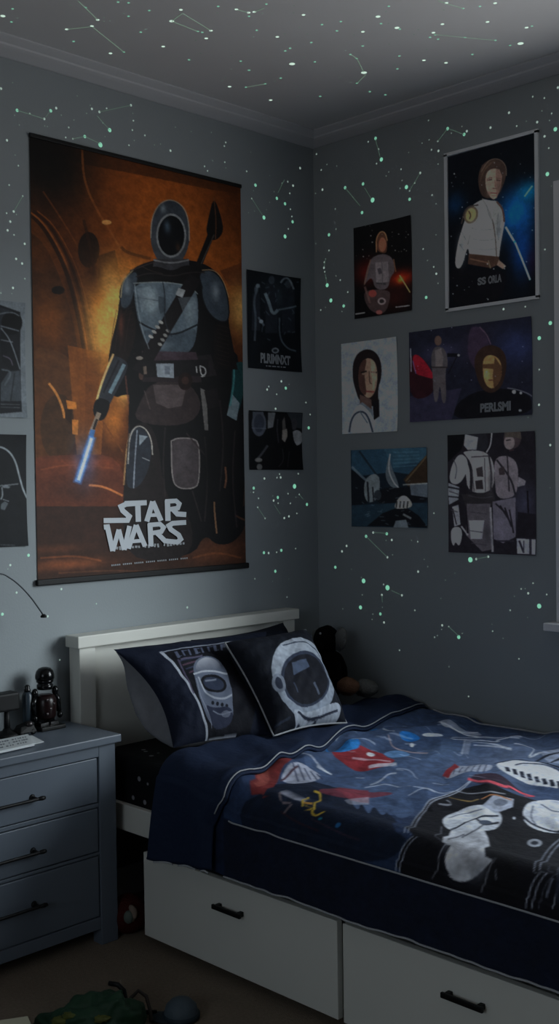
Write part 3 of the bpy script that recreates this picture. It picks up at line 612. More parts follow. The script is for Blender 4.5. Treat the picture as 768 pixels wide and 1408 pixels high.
# printed booklets
def flat_from(px, z): return [tuple(hit(a, b, 2, z)) for a, b in px]
def slab(name, quad, t, m, parent=None):
    vs = [(x, y, z-t) for x, y, z in quad]+list(quad); return mesh_obj(name, vs, [(3, 2, 1, 0), (4, 5, 6, 7), (0, 1, 5, 4), (1, 2, 6, 5), (2, 3, 7, 6), (3, 0, 4, 7)], m, parent, False, .0006)
q = flat_from([(38.5, 1009), (47.5, 1022), (-60, 1046), (-62, 1029)], TZ+.010)
bk = empty('booklet', q[1], 'white booklet with grey printed rows lying on the dresser top', 'booklet')
slab('cover', q, .0065, M_paper, bk)
A_, B_, C_, D_ = map(np.array, q)
ink = MB()
for r_ in range(3):
    for i in range(26):
        u0 = .05+i*.035; uw = random.uniform(.012, .03); v0 = .2+r_*.24
        if random.random() < .15: continue
        pq = [A_*(1-u)*(1-v)+B_*v*(1-u)+D_*u*(1-v)+C_*u*v for u, v in ((u0, v0), (u0+uw, v0), (u0+uw, v0+.11), (u0, v0+.11))]
        ink.add([p+np.array([0, 0, .0004]) for p in pq], [(0, 1, 2, 3)])
ink.build('printed_rows', mat('grey_ink', (110, 116, 124), .6), bk)
q = flat_from([(44, 1011), (60.5, 1019.5), (30, 1027), (20, 1013)], TZ+.0028)
sh = slab('leaflet', q, .002, M_paper); tag(sh, 'thin white leaflet corner sticking out under the printed booklet', 'leaflet')
q = flat_from([(-20, 1004), (12, 1003), (14, 1009), (-20, 1011)], TZ+.004)
# gooseneck wire reaching over the dresser
XL = .11
base_y = hit(-75, 960, 0, XL)[1]
gl_ = empty('gooseneck_lamp', (XL, base_y, TZ), 'thin dark wire gooseneck lamp arching in from the left above the dresser', 'lamp')
arc = [hit(-75, 1000, 0, XL), hit(-77, 930, 0, XL), hit(-74, 860, 0, XL), hit(-56, 812, 0, XL), hit(-28, 793, 0, XL), hit(0, 789, 0, XL), hit(14, 795, 0, XL), hit(28, 806, 0, XL), hit(41, 820, 0, XL), hit(50, 832, 0, XL), hit(57, 842, 0, XL), hit(60, 847, 0, XL)]
arc[0] = np.array([XL, base_y, TZ+.012])
AP = [arc[0]]
for i in range(len(arc)-1):
    p0, p1, p2, p3 = arc[max(0, i-1)], arc[i], arc[i+1], arc[min(len(arc)-1, i+2)]
    for t in np.linspace(0, 1, 6)[1:]: AP.append(.5*((2*p1)+(-p0+p2)*t+(2*p0-5*p1+4*p2-p3)*t*t+(-p0+3*p1-3*p2+p3)*t**3))
MB().tube(AP, .0021, 8).build('gooseneck', mat('dark_grey_wire', (60, 64, 68), .35, metal=.6), gl_, True)
MB().lathe([(0, 0), (.045, 0), (.045, .008), (.012, .014), (0, .014)], (XL, base_y, TZ+.0005), 28).build('base', M_matteblack, gl_, True)
MB().lathe([(0, -.004), (.0085, -.004), (.009, .0), (.004, .005), (0, .006)], tuple(arc[-1]), 16).build('lamp_tip', M_matteblack, gl_, True)
# ------------------------------------------------------------------ floor things
bc = hit(176, 1246, 2, .075)
ro = empty('ball_toy', (bc[0], bc[1], 0), 'round red toy with a cream crescent patch in the shadow under the bed', 'soft toy')
bcv = (bc[0], bc[1], .055)
rbm = MB().ell(bcv, (.055, .055, .054), 28, 20).build('body', M_red, ro, True)
vw = np.array([CP[0]-bc[0], CP[1]-bc[1], CP[2]-.06]); vw /= np.linalg.norm(vw); rt = np.cross(vw, (0, 0, 1)); rt = -rt/np.linalg.norm(rt); up = np.cross(rt, vw)*1
if up[2] < 0: up = -up
rt = np.array([_r2[0], _r2[1], 0])
def onball(a, b, R_=.056): 
    d = vw+rt*a+np.array([0, 0, 1])*b; d /= np.linalg.norm(d); return np.array(bcv)+d*R_
cres = [onball(.1+.28*math.sin(t)-.1, .42*math.cos(t)) for t in np.linspace(.2, 2.7, 18)]
MB().tube(cres, [.004+.008*math.sin(math.pi*i/17) for i in range(18)], 10).build('patch', M_cream, ro, True)
MB().ell(tuple(onball(.02, -.18)), (.014, .014, .018)).build('face', mat('grey_felt', (90, 100, 92), .8), ro, True)
for a in (.15, .24): MB().ell(tuple(onball(a, -.12, .062)), (.003, .003, .007)).build('eye', M_gloss, ro, True)
g0 = hit(120, 1412, 2, .02)
bpk = empty('backpack', (g0[0], g0[1], 0), 'crumpled dark green backpack with yellow-green patches lying on the carpet', 'bag')
Rg = Matrix.Rotation(math.radians(-48), 3, 'Z')
vs = []; fs = []; nn, mm = 64, 40
for i in range(mm+1):
    for j in range(nn):
        ph = 2*math.pi*j/nn; th = math.pi/2*i/mm; d = Vector((math.sin(th)*math.cos(ph), math.sin(th)*math.sin(ph), math.cos(th)))
        kk = 1+.22*noise.noise(d*2.1+Vector((3, 1, 0)))+.09*noise.noise(d*6)
        p = Rg @ Vector((.085*d.x*kk, .13*d.y*kk, .0)); vs.append((g0[0]+p.x, g0[1]+p.y, .002+max(0, (.085*d.z**.7)*kk*(1+.5*d.y))))
for i in range(mm):
    for j in range(nn): l = (j+1) % nn; fs.append((i*nn+j, i*nn+nn+j, i*nn+nn+l, i*nn+l))
mesh_obj('bag_body', vs, fs, M_green, bpk, True)
def top_at(px, py):                      # a spot on the bag by its height profile
    best = None
    for z in np.linspace(.10, .004, 60):
        p = hit(px, py, 2, z)
        dmin = min((v[0]-p[0])**2+(v[1]-p[1])**2 for v in vs[::3]); 
        zc = [v[2] for v in vs[::3] if (v[0]-p[0])**2+(v[1]-p[1])**2 < dmin+1e-5]
        if max(zc) >= z and dmin < .0004: return p
    return hit(px, py, 2, .02)
for pts in ([(86, 1395), (100, 1388), (108, 1396), (98, 1404)], [(112, 1400), (135, 1392), (160, 1396), (165, 1404), (120, 1407)], [(72, 1405), (84, 1398), (92, 1406)]):
    cpt = top_at(sum(p[0] for p in pts)/len(pts), sum(p[1] for p in pts)/len(pts))
    MB().ell(tuple(cpt), (.020, .016, .006), wob=.5, R=Matrix.Rotation(.6, 3, 'Z')).build('patch', M_yellow, bpk, True)
s1 = [hit(176, 1392, 2, .02), hit(180, 1372, 2, .045), hit(190, 1362, 2, .06), hit(201, 1370, 2, .045), hit(206, 1388, 2, .025), hit(208, 1404, 2, .008)]
MB().tube(s1, .0045, 8).build('strap', M_strap, bpk, True)
s2 = [hit(150, 1352, 2, .07), hit(162, 1354, 2, .07), hit(170, 1362, 2, .055), hit(174, 1380, 2, .03), hit(190, 1392, 2, .014), hit(215, 1392, 2, .008)]
MB().tube(s2, .006, 8).build('strap', M_matteblack, bpk, True)
cc = hit(249, 1400, 2, .0)
cp = empty('cap', (cc[0], cc[1], 0), 'pale blue-grey rounded cap with dark band on the carpet, right of the backpack', 'cap')
MB().lathe([(0, .0), (.040, .0), (.0405, .012), (.036, .028), (.024, .040), (.010, .045), (0, .046)], (cc[0], cc[1], .003), 30).build('crown', M_cap, cp, True)
bd = Vector((float(_r2[0])*-.3-.2, float(_r2[1])*-.3-.35, 0)).normalized()
MB().lathe([(.0, 0), (.044, 0), (.0445, .010), (.041, .013), (0, .013)], (cc[0], cc[1], .002), 30).build('band', M_capdark, cp, True)
MB().ell((cc[0]+bd.x*.045, cc[1]+bd.y*.045, .006), (.034, .026, .004), 24, 10).build('brim', M_capdark, cp, True)
q = [tuple(hit(a, b, 2, .045)) for a, b in ((-30, 1407), (38, 1397), (50, 1425), (-20, 1440))]
bx = slab('cardboard_box', q, .043, mat('pale_card', (190, 186, 160), .7)); tag(bx, 'pale cream box corner on the carpet, at the bottom left', 'box')
# ------------------------------------------------------------------ posters
M_print = print_mat('poster_print', .55, .18)
def poster(name, quad, ax, art, label, cat, n, gain, border=None, parent_parts=False, group=None, curl=.003, base=(10, 12, 14)):
    P = [hit(a, b, ax, 0) for a, b in quad]                     # TL TR BR BL on the wall
    co = 1 if ax == 0 else 0
    a0 = (P[0][co]+P[3][co])/2; a1 = (P[1][co]+P[2][co])/2; z1 = (P[0][2]+P[1][2])/2; z0 = (P[2][2]+P[3][2])/2
    def mp(px, py): p = hit(px, py, ax, 0); return p[co]-a0, z1-p[2]
    cv = Canvas(n[0], n[1], (a1-a0, z1-z0), mp, base); art(cv)
    if name == 'poster': cv.grain(.10, 14).grain(.10, 3).blur(2)
    col = cv.out(gain)
    A = np.linspace(a0, a1, n[0]); B = np.linspace(z1, z0, n[1]); off = 1 if ax == 0 else -1
    u = np.linspace(-1, 1, n[0])[None, :]; v = np.linspace(-1, 1, n[1])[:, None]
    d = off*(.0035+curl*np.abs(u*v)**3*(1+.5*u)+.0006*np.sin(u*4+v*3))
    pos = np.zeros((n[1], n[0], 3)); pos[:, :, co] = A[None, :]; pos[:, :, 2] = B[:, None]; pos[:, :, 1-co] = d
    fn = lambda a, z, o: (o, a, z) if ax == 0 else (a, o, z)
    root = empty(name, fn((a0+a1)/2, z0, 0), label, cat, group)
    o = grid_print('printed_sheet', pos, col, M_print, root, False)
    so = o.modifiers.new('solid', 'SOLIDIFY'); so.thickness = .0008; so.offset = -1 
    return root, (a0, a1, z0, z1, fn, off, mp, co)
def lettering(root, info, text, quad, m, name='lettering', off_=.0052, font_k=1.0):
    a0, a1, z0, z1, fn, off, mp, co = info
    cu = bpy.data.curves.new('t', 'FONT'); cu.body = text; cu.offset = .05; to = bpy.data.objects.new('t', cu); COL.objects.link(to)
    bpy.context.view_layer.update(); me = bpy.data.meshes.new_from_object(to.evaluated_get(bpy.context.evaluated_depsgraph_get()))
    bpy.data.objects.remove(to)
    v = np.array([w_.co[:] for w_ in me.vertices]); mn, mxx = v.min(0), v.max(0); u = (v[:, 0]-mn[0])/(mxx[0]-mn[0]); w_ = (v[:, 1]-mn[1])/(mxx[1]-mn[1])
    Q = [np.array(mp(*p)) for p in quad]; Q = [np.array([q[0]+a0, z1-q[1]]) for q in Q]   # TL TR BR BL
    vs = []
    for a, b in zip(u, w_): p = Q[3]*(1-a)*(1-b)+Q[2]*a*(1-b)+Q[1]*a*b+Q[0]*(1-a)*b; vs.append(fn(p[0], p[1], off*off_))
    return mesh_obj(name, vs, [tuple(p.vertices) for p in me.polygons], m, root)
def strokes(root, info, S_, crop, m, name, off_=.006):
    a0, a1, z0, z1, fn, off, mp, co = info; ox, oy, k = crop; b = MB()
    for pts, w_ in S_:
        Pp = [np.array(p, float) for p in pts]; L = []; R = []
        for i, p in enumerate(Pp):
            d1 = Pp[i]-Pp[i-1] if i else Pp[1]-Pp[0]; d2 = Pp[i+1]-Pp[i] if i < len(Pp)-1 else d1
            n1 = np.array([-d1[1], d1[0]])/np.linalg.norm(d1); n2 = np.array([-d2[1], d2[0]])/np.linalg.norm(d2); nn_ = n1+n2; nn_ /= np.linalg.norm(nn_); kk = min(2, 1/max(.4, np.dot(nn_, n1)))
            L.append(p+nn_*w_/2*kk); R.append(p-nn_*w_/2*kk)
        q = []
        for p in L+R: s_ = mp(ox+p[0]/k, oy+p[1]/k); q.append(fn(a0+s_[0], z1-s_[1], off*(off_+.00006*len(b.f))))
        n = len(Pp); b.add(q, [(i, i+1, n+i+1, n+i) for i in range(n-1)])
    return b.build(name, m, root)
# --- the tall orange hanging poster
def art_big(c):
    c.crop(30, 180, 2.438)
    c.c[:] = (70, 40, 20)
    c.glow(420, 200, 330, 330, (150, 84, 32), .95).glow(560, 420, 300, 260, (176, 104, 36), .75)
    c.poly([(0, 0), (780, 150), (780, 230), (400, 150), (180, 110), (0, 60)], (40, 26, 18), .55)
    c.glow(90, 120, 190, 230, (26, 22, 18), 1).glow(40, 60, 200, 160, (20, 18, 16), .9)
    c.glow(740, 200, 110, 200, (74, 42, 20), .8)
    c.poly([(0, 260), (80, 300), (150, 400), (205, 540), (240, 700), (262, 780), (262, 900), (0, 900)], (92, 56, 26), .9)
    c.poly([(0, 330), (60, 360), (110, 450), (150, 560), (185, 700), (200, 900), (0, 900)], (60, 40, 24), .9); c.glow(90, 640, 80, 130, (128, 78, 30), .8).glow(60, 420, 50, 60, (110, 66, 28), .6)
    for w_, cc_, dx in ((12, (38, 26, 18), 0), (5, (150, 94, 44), 12), (10, (44, 28, 18), 26), (4, (130, 80, 36), 40)):
        c.line([(10+dx, 270), (60+dx, 310), (110+dx, 390), (150+dx, 480), (180+dx, 590), (205+dx, 720), (212+dx, 800)], w_, cc_, .85)
    c.line([(70, 205), (120, 280), (170, 360), (200, 420)], 5, (130, 80, 40), .5).line([(200, 60), (205, 170), (250, 270), (290, 330), (330, 400)], 7, (150, 96, 48), .6).ell(282, 308, 16, 8, (220, 170, 100))
    c.ell(222, 400, 36, 60, (24, 20, 16), .9).poly([(255, 420), (310, 400), (330, 500), (290, 570), (250, 580)], (40, 26, 16), .8).ell(120, 535, 22, 14, (24, 18, 14))
    c.line([(330, 390), (350, 410), (430, 430)], 10, (70, 42, 20), .8).line([(205, 300), (235, 420), (250, 560)], 10, (50, 32, 20), .7)
    c.glow(300, 620, 95, 150, (255, 214, 120), 1).glow(330, 560, 70, 130, (250, 200, 110), .8).glow(290, 700, 70, 80, (250, 190, 90), .7).glow(380, 470, 130, 60, (222, 150, 62), .6)
    c.poly([(660, 470), (740, 440), (760, 480), (760, 520), (690, 520)], (90, 52, 28), .8).glow(735, 600, 60, 100, (206, 176, 104), .95).poly([(270, 690), (300, 600), (312, 640), (290, 780), (262, 780)], (180, 110, 44), .5)
    c.crop(30, 500, 2.4)
    c.poly([(0, -60), (150, -40), (190, 60), (190, 250), (120, 330), (0, 300)], (96, 66, 38), .75); c.ell(120, 210, 60, 110, (64, 48, 32), .8)
    c.poly([(150, -60), (290, -30), (270, 120), (260, 300), (180, 300)], (150, 94, 40), .75); c.poly([(210, -20), (260, -20), (240, 230), (205, 300)], (112, 68, 30), .7)
    c.glow(330, 90, 30, 60, (250, 206, 120), 1).glow(300, 180, 50, 100, (210, 140, 60), .85).line([(88, 65), (115, 100), (135, 150), (140, 180)], 8, (214, 156, 84), .9).poly([(145, 120), (178, 128), (180, 150), (150, 150)], (206, 140, 62)).poly([(165, 185), (185, 185), (183, 235), (165, 232)], (206, 140, 62)).poly([(140, 150), (165, 150), (162, 200), (142, 180)], (50, 36, 24))
    c.line([(265, 190), (330, 290)], 5, (120, 76, 36), .8)
    c.poly([(0, 310), (150, 300), (330, 300), (340, 480), (240, 600), (0, 560)], (104, 60, 44), .8).glow(230, 330, 110, 26, (140, 76, 46), .9).glow(160, 420, 120, 50, (72, 46, 36), .9)
    c.line([(220, 400), (270, 405), (330, 435)], 7, (208, 140, 84), .9).line([(60, 350), (160, 330), (300, 345)], 5, (150, 90, 56), .5)
    c.poly([(0, 470), (340, 470), (760, 520), (760, 720), (0, 800)], (50, 36, 30), .95); c.glow(150, 660, 160, 24, (136, 84, 52), .85).glow(110, 610, 120, 18, (90, 58, 40), .8).glow(640, 620, 130, 60, (104, 68, 46), .75).glow(450, 690, 200, 20, (60, 50, 44), .9)
    c.line([(60, 640), (180, 632), (260, 650)], 6, (160, 98, 56), .5).line([(120, 690), (300, 680), (420, 686)], 5, (130, 90, 62), .4).line([(560, 640), (640, 620), (720, 640)], 6, (140, 90, 56), .5)
    c.crop(30, 180, 2.438); c.glow(285, 650, 60, 170, (255, 214, 116), .8).glow(250, 560, 40, 90, (214, 140, 54), .6).glow(165, 520, 30, 120, (40, 26, 18), .6).glow(230, 460, 40, 110, (46, 28, 18), .7)
    c.c *= np.array([1.04, .92, .86]); np.clip(c.c, 0, 255, out=c.c)
    # the traveller: cloak and body masses
    K = (16, 15, 17)
    c.crop(30, 180, 2.438)
    c.poly([(440, 430), (350, 470), (325, 560), (320, 620), (300, 700), (285, 780), (300, 900), (350, 880), (400, 900), (700, 900), (745, 1000), (745, 860), (700, 760), (690, 640), (680, 520), (640, 460), (560, 430)], K)
    c.crop(30, 500, 2.4)
    c.poly([(350, -80), (700, -80), (720, 60), (745, 180), (745, 520), (700, 590), (640, 600), (600, 560), (560, 640), (340, 640), (330, 480), (345, 300), (352, 150)], K)
    c.poly([(345, 200), (440, 190), (470, 460), (560, 500), (560, 650), (335, 650), (330, 460)], (34, 28, 28))
    c.poly([(425, 60), (540, 50), (600, 140), (540, 210), (360, 195), (390, 120)], (54, 44, 44)).poly([(430, 70), (540, 70), (525, 140), (480, 148), (440, 130)], (88, 76, 76)).poly([(585, 80), (605, 90), (612, 220), (600, 220)], (130, 126, 122), .8)
    c.poly([(345, 240), (370, 205), (405, 215), (425, 260), (420, 340), (390, 400), (360, 415), (340, 400)], (44, 48, 56)).line([(348, 330), (352, 240), (375, 203), (405, 212), (425, 250), (428, 300)], 4, (176, 170, 160)).line([(378, 220), (370, 320), (366, 410)], 4, (140, 146, 156)).poly([(385, 235), (412, 240), (385, 270)], (150, 160, 168)).line([(395, 310), (418, 320)], 3, (150, 150, 150))
    c.line([(334, 400), (342, 290), (352, 230)], 5, (196, 150, 100), .8)
    c.poly([(490, 255), (510, 245), (560, 246), (583, 262), (583, 395), (562, 410), (515, 412), (492, 385)], (72, 64, 66)); c.line([(490, 255), (510, 245), (560, 246), (583, 262), (583, 395), (562, 412), (515, 412), (492, 385), (490, 255)], 4, (140, 132, 128)).glow(530, 300, 30, 40, (96, 88, 90), .6)
    c.line([(640, 560), (632, 480), (632, 455)], 5, (180, 130, 90), .7).line([(668, 340), (672, 380), (666, 410)], 6, (150, 100, 70), .7).line([(700, 500), (740, 520), (742, 500)], 6, (130, 80, 50), .5)
    # belt
    c.poly([(380, -5), (620, -30), (640, 40), (520, 50), (400, 45)], (36, 32, 34)).poly([(442, 2), (498, 2), (500, 52), (446, 46)], (150, 156, 164)).poly([(462, 8), (490, 10), (488, 40), (462, 38)], (116, 124, 134)).ell(392, 10, 12, 9, (120, 110, 100)).ell(535, 62, 22, 26, (40, 26, 24)).line([(572, 12), (585, 20), (600, 15), (604, 40), (586, 44), (580, 28)], 4, (170, 170, 168)).ell(392, 40, 9, 14, (96, 70, 60), .8)
    # right forearm plate, cloak side
    c.poly([(690, 0), (735, -10), (738, 60), (705, 190), (672, 170), (690, 80)], (24, 60, 62)).poly([(690, 100), (715, 130), (705, 188), (673, 170)], (120, 136, 142)).line([(690, -60), (700, 40), (684, 140)], 6, (80, 150, 150), .7).glow(742, 60, 14, 60, (190, 170, 110), .7)
    c.crop(30, 180, 2.438)
    # plain round explorer helmet with an oval glass
    c.ell(494, 345, 66, 112, (52, 58, 66), 1, 0, (84, 86, 90)); c.ell(494, 345, 66, 112, (52, 58, 66), .3)
    c.line([(430, 360), (432, 300), (450, 256), (475, 236), (497, 232), (524, 242), (548, 270), (558, 320), (558, 370)], 4, (160, 150, 134), .8)
    c.ell(498, 352, 50, 74, (134, 138, 140)); c.ell(498, 352, 44, 67, (12, 14, 18)); c.glow(484, 322, 14, 26, (84, 104, 120), .8).glow(520, 390, 10, 18, (84, 60, 40), .7); c.glow(470, 262, 12, 18, (150, 164, 172), .7)
    c.poly([(440, 430), (556, 430), (560, 470), (436, 470)], (60, 60, 64)); c.line([(440, 434), (498, 446), (556, 434)], 5, (130, 132, 134))
    c.poly([(445, 450), (360, 470), (400, 510), (600, 520), (640, 470), (550, 445), (500, 474)], (18, 15, 16))
    # shoulder plates
    for pts, hl in (([(330, 590), (325, 540), (345, 490), (378, 468), (390, 490), (375, 540), (365, 580), (345, 600)], (345, 520)), ([(600, 520), (590, 490), (600, 470), (635, 468), (668, 500), (688, 560), (692, 640), (655, 640), (620, 610), (600, 560)], (640, 540))):
        c.poly(pts, (62, 72, 82)); c.glow(hl[0]+5, hl[1], 16, 34, (150, 162, 170), .75); c.line(pts+[pts[0]], 4, (24, 26, 30))
    c.line([(330, 560), (335, 505), (372, 466)], 4, (190, 170, 130), .8).line([(600, 468), (640, 465), (672, 500), (690, 560)], 3, (180, 150, 110), .8)
    c.poly([(335, 600), (380, 600), (380, 700), (345, 790), (290, 790), (300, 700)], (30, 22, 20)); c.poly([(640, 650), (690, 650), (720, 800), (640, 800)], (22, 18, 18)); c.glow(330, 650, 12, 60, (130, 70, 50), .6)
    # chest plate (plain, one piece) and strap
    c.poly([(372, 512), (470, 506), (560, 520), (586, 548), (588, 640), (572, 738), (500, 765), (420, 735), (388, 640), (376, 570)], (98, 112, 122)); c.poly([(500, 690), (586, 650), (572, 738), (500, 765), (420, 735), (395, 655)], (72, 84, 94), .9)
    c.glow(430, 570, 28, 50, (176, 192, 198), .9).glow(560, 610, 22, 60, (150, 166, 174), .8).glow(455, 715, 40, 18, (150, 160, 168), .7).glow(475, 600, 12, 60, (60, 70, 80), .7)
    c.line([(388, 640), (430, 664), (500, 690), (586, 650)], 6, (26, 30, 36)).line([(372, 512), (470, 506), (560, 520), (586, 548)], 4, (150, 160, 160), .8)
    c.poly([(400, 738), (580, 742), (588, 772), (400, 770)], (70, 54, 62), .9)
    c.line([(572, 500), (395, 800)], 46, (26, 22, 24)).poly([(522, 527), (545, 535), (535, 560), (512, 550)], (166, 170, 172))
    for i in range(4): c.ell(430+i*11, 690-i*16, 9, 5, (176, 174, 168), 1, .5).ell(460+i*9, 716-i*15, 8, 5, (150, 148, 142), 1, .5)
    c.ell(392, 762, 12, 6, (150, 140, 130)); c.poly([(455, 555), (478, 560), (480, 600), (462, 615), (455, 590)], (60, 70, 78), .7)
    # plain leaf-headed staff behind the shoulder
    c.line([(590, 450), (632, 345)], 22, (20, 18, 18)); c.poly([(640, 218), (668, 300), (672, 345), (640, 375), (612, 345), (622, 290)], (22, 20, 20)); c.line([(640, 225), (648, 300), (645, 365)], 3, (110, 70, 46), .8).line([(598, 446), (640, 350)], 3, (120, 110, 100), .6)
    c.glow(20, 40, 150, 120, (16, 15, 14), .8).glow(380, 40, 300, 60, (44, 26, 16), .6)
    c.crop(30, 500, 2.4)
    c.poly([(395, 60), (590, 62), (585, 30), (400, 30)], (44, 36, 38)).poly([(398, -8), (612, -14), (614, 40), (400, 46)], (28, 25, 27)).poly([(440, 0), (498, 0), (499, 48), (444, 44)], (150, 158, 166)).poly([(468, 8), (486, 9), (485, 36), (468, 35)], (112, 120, 130)).line([(572, 10), (574, 30)], 4, (180, 180, 178)).line([(584, 8), (602, 14), (604, 36), (588, 40), (584, 8)], 4, (180, 180, 178))
    c.ell(536, 56, 24, 26, (34, 22, 20)).ell(536, 56, 12, 13, (60, 40, 34)).poly([(398, 10), (408, 8), (410, 34), (400, 36)], (120, 104, 92)).line([(340, 40), (345, 90), (350, 130)], 5, (120, 70, 56), .7)
    # left forearm, hand and glowing stick
    c.crop(30, 500, 2.4)
    c.poly([(296, -30), (345, -10), (348, 20), (300, 110), (272, 170), (235, 160), (245, 120), (290, 0)], (50, 52, 58)); c.line([(300, -30), (262, 60), (238, 150)], 7, (240, 196, 130)).line([(335, 5), (290, 95)], 12, (126, 150, 160)).line([(318, -10), (268, 95)], 6, (30, 30, 34))
    c.poly([(243, 110), (285, 120), (290, 140), (272, 185), (250, 190), (230, 160)], (18, 17, 18)); c.line([(252, 165), (226, 232)], 15, (150, 130, 110)).line([(246, 185), (236, 215)], 8, (40, 34, 30)).line([(232, 222), (228, 240)], 16, (70, 110, 160))
    c.glow(206, 318, 46, 100, (70, 110, 180), .55, .0); c.line([(229, 246), (183, 388)], 30, (76, 124, 200), .45).line([(229, 246), (184, 386)], 20, (120, 170, 232), .75).line([(228, 248), (186, 382)], 10, (222, 236, 252), 1)
    c.crop(30, 180, 2.438)
    for x in (300, 316, 332, 348): c.line([(x+16, 600), (x+4, 660), (x-6, 740)], 3, (60, 40, 36), .5)
    for k in range(9): c.line([(345+k*4, 600+k*18), (372, 590+k*20)], 3, (52, 34, 32), .5)
    for k in range(10): c.line([(650, 650+k*14), (690, 662+k*14)], 3, (48, 36, 34), .45)
    c.line([(360, 470), (420, 448), (445, 440)], 5, (60, 50, 46), .8).line([(380, 490), (430, 475), (500, 490), (560, 474), (610, 476)], 4, (46, 40, 40), .9).line([(400, 455), (430, 470), (470, 480)], 3, (70, 56, 48), .6)
    c.line([(376, 516), (392, 640), (424, 732)], 3, (170, 180, 184), .6).line([(470, 508), (478, 560), (474, 640), (500, 690)], 4, (40, 46, 54), .8).line([(390, 560), (470, 572)], 3, (70, 80, 90), .7)
    c.poly([(520, 560), (580, 556), (584, 600), (548, 640)], (128, 142, 150), .5).poly([(384, 530), (430, 520), (440, 560), (400, 610)], (150, 164, 172), .45)
    c.crop(30, 500, 2.4)
    for p in ([(352, 200), (346, 300)], [(470, 210), (462, 330), (470, 440)], [(600, 240), (612, 380), (600, 520)], [(650, 120), (664, 260), (650, 420)], [(700, 220), (690, 380), (706, 540)], [(540, 230), (600, 300)], [(440, 150), (450, 200)], [(560, 420), (590, 520)]): c.line(p, 5, (50, 42, 42), .7)
    c.line([(728, 180), (738, 330), (728, 470)], 4, (90, 60, 44), .6).glow(620, 330, 30, 120, (8, 8, 10), .8).glow(400, 520, 70, 60, (26, 20, 20), .7)
    c.poly([(598, 90), (640, 80), (650, 140), (610, 150)], (26, 22, 24)).line([(402, 90), (420, 150)], 4, (90, 76, 74), .7)
    c.grain(.10, 14).grain(.10, 4)
PG = 1.25
tall, inf = poster('hanging_poster', [(41, 190), (329, 255), (337, 775), (50, 805)], 0, art_big, 'tall orange hanging poster of a cloaked helmeted figure with a glowing blue stick', 'poster', (300, 620), PG, curl=0)
a0, a1, z0, z1, fn, off, mp, co = inf
MB().box(.001, .013, a0-.008, a1+.008, z0-.008, z0+.010).build('bottom_rod', M_matteblack, tall, bevel=.003)
MB().box(.001, .009, a0-.002, a1+.002, z1-.004, z1+.008).build('top_rod', M_matteblack, tall, bevel=.002)
LG = [([(412, 466), (345, 471), (328, 479), (334, 493), (356, 512), (350, 525), (270, 526)], 17), ([(384, 468), (386, 530)], 18), ([(340, 469), (414, 466)], 17),
      ([(414, 529), (434, 462)], 17), ([(434, 462), (462, 527)], 17), ([(424, 508), (452, 507)], 12), ([(483, 458), (485, 527)], 18), ([(476, 462), (512, 460), (523, 470), (518, 484), (488, 489)], 15), ([(500, 486), (516, 504), (546, 506)], 17),
      ([(270, 548), (282, 547), (300, 628)], 17), ([(300, 628), (320, 556)], 15), ([(320, 556), (338, 624)], 15), ([(338, 624), (356, 544)], 16),
      ([(352, 620), (378, 541)], 16), ([(378, 541), (408, 612)], 16), ([(362, 596), (400, 593)], 12), ([(424, 536), (428, 612)], 17), ([(418, 541), (458, 538), (470, 549), (462, 563), (430, 568)], 15),
      ([(446, 566), (474, 594), (516, 598), (527, 588), (520, 574), (494, 556), (487, 543), (500, 535), (545, 532)], 16)]
strokes(tall, inf, LG, (30, 500, 2.438), M_white_ink, 'title_lettering')
sub = []; cre = []
for i in range(24):
    x = 290+i*10.6; y = 624-i*.75
    if i not in (4, 10, 16): sub.append(([(x, y-3-(i*7 % 3)), (x+random.uniform(5, 8), y-4)], random.uniform(7, 13)))
for i in range(40):
    if i % 6 != 5: cre.append(([(296+i*6.4, 676-i*.62), (300+i*6.4, 675.6-i*.62)], 5))
M_ink2 = mat('dim_ink', (150, 154, 158), .5)
strokes(tall, inf, sub, (30, 500, 2.438), M_ink2, 'subtitle')
strokes(tall, inf, cre, (30, 500, 2.438), M_ink2, 'credit_line')
GL, GR = 3.4, 6.8
# --- left wall small ones
def art_l1(c):
    c.crop(330, 240, 2.844); c.c[:] = (9, 12, 16)
    c.glow(140, 480, 70, 90, (36, 44, 50), .7)
    for x, y, w_, h_ in ((60, 520, 14, 90), (120, 500, 20, 120), (185, 510, 22, 110)):
        c.poly([(x-w_, y-h_*.6), (x+w_, y-h_*.6), (x+w_*1.2, y+h_), (x-w_*1.2, y+h_)], (22, 26, 32)); c.ell(x, y-h_*.6-14, w_*.6, 16, (40, 46, 52))
    c.line([(70, 430), (62, 450), (50, 500), (60, 560), (55, 650)], 8, (70, 80, 88), .6).line([(95, 465), (110, 500), (125, 550), (145, 530)], 12, (92, 106, 112), .8).line([(145, 530), (200, 520), (215, 515)], 6, (80, 92, 98), .8)
    c.line([(155, 425), (170, 405), (190, 410), (205, 450)], 7, (90, 100, 106), .8).line([(150, 560), (150, 640), (180, 680), (215, 690)], 6, (60, 70, 76), .8).line([(70, 560), (90, 590)], 8, (88, 98, 104), .7).ell(80, 575, 8, 8, (110, 120, 126)).ell(66, 437, 8, 8, (80, 90, 96))
    for _ in range(26): x = random.uniform(40, 220); y = random.uniform(420, 660); c.line([(x, y), (x+random.uniform(-10, 14), y+random.uniform(-5, 18))], 4, (60, 70, 78), .6)
    c.ell(134, 688, 14, 11, (120, 126, 130), .7); c.ell(134, 688, 9, 6, (20, 24, 28))
r_, i_ = poster('poster', [(338, 371), (412, 383), (412, 513), (340, 505)], 0, art_l1, 'small black poster of shadowy standing figures with pale title, beside the tall poster', 'poster', (100, 150), GL)
M_dimtype = mat('dim_type', (150, 156, 162), .5)
lettering(r_, i_, 'PLRIMNXT', [(356.5, 485), (397.5, 490), (397.5, 502.5), (356.5, 499)], M_dimtype)
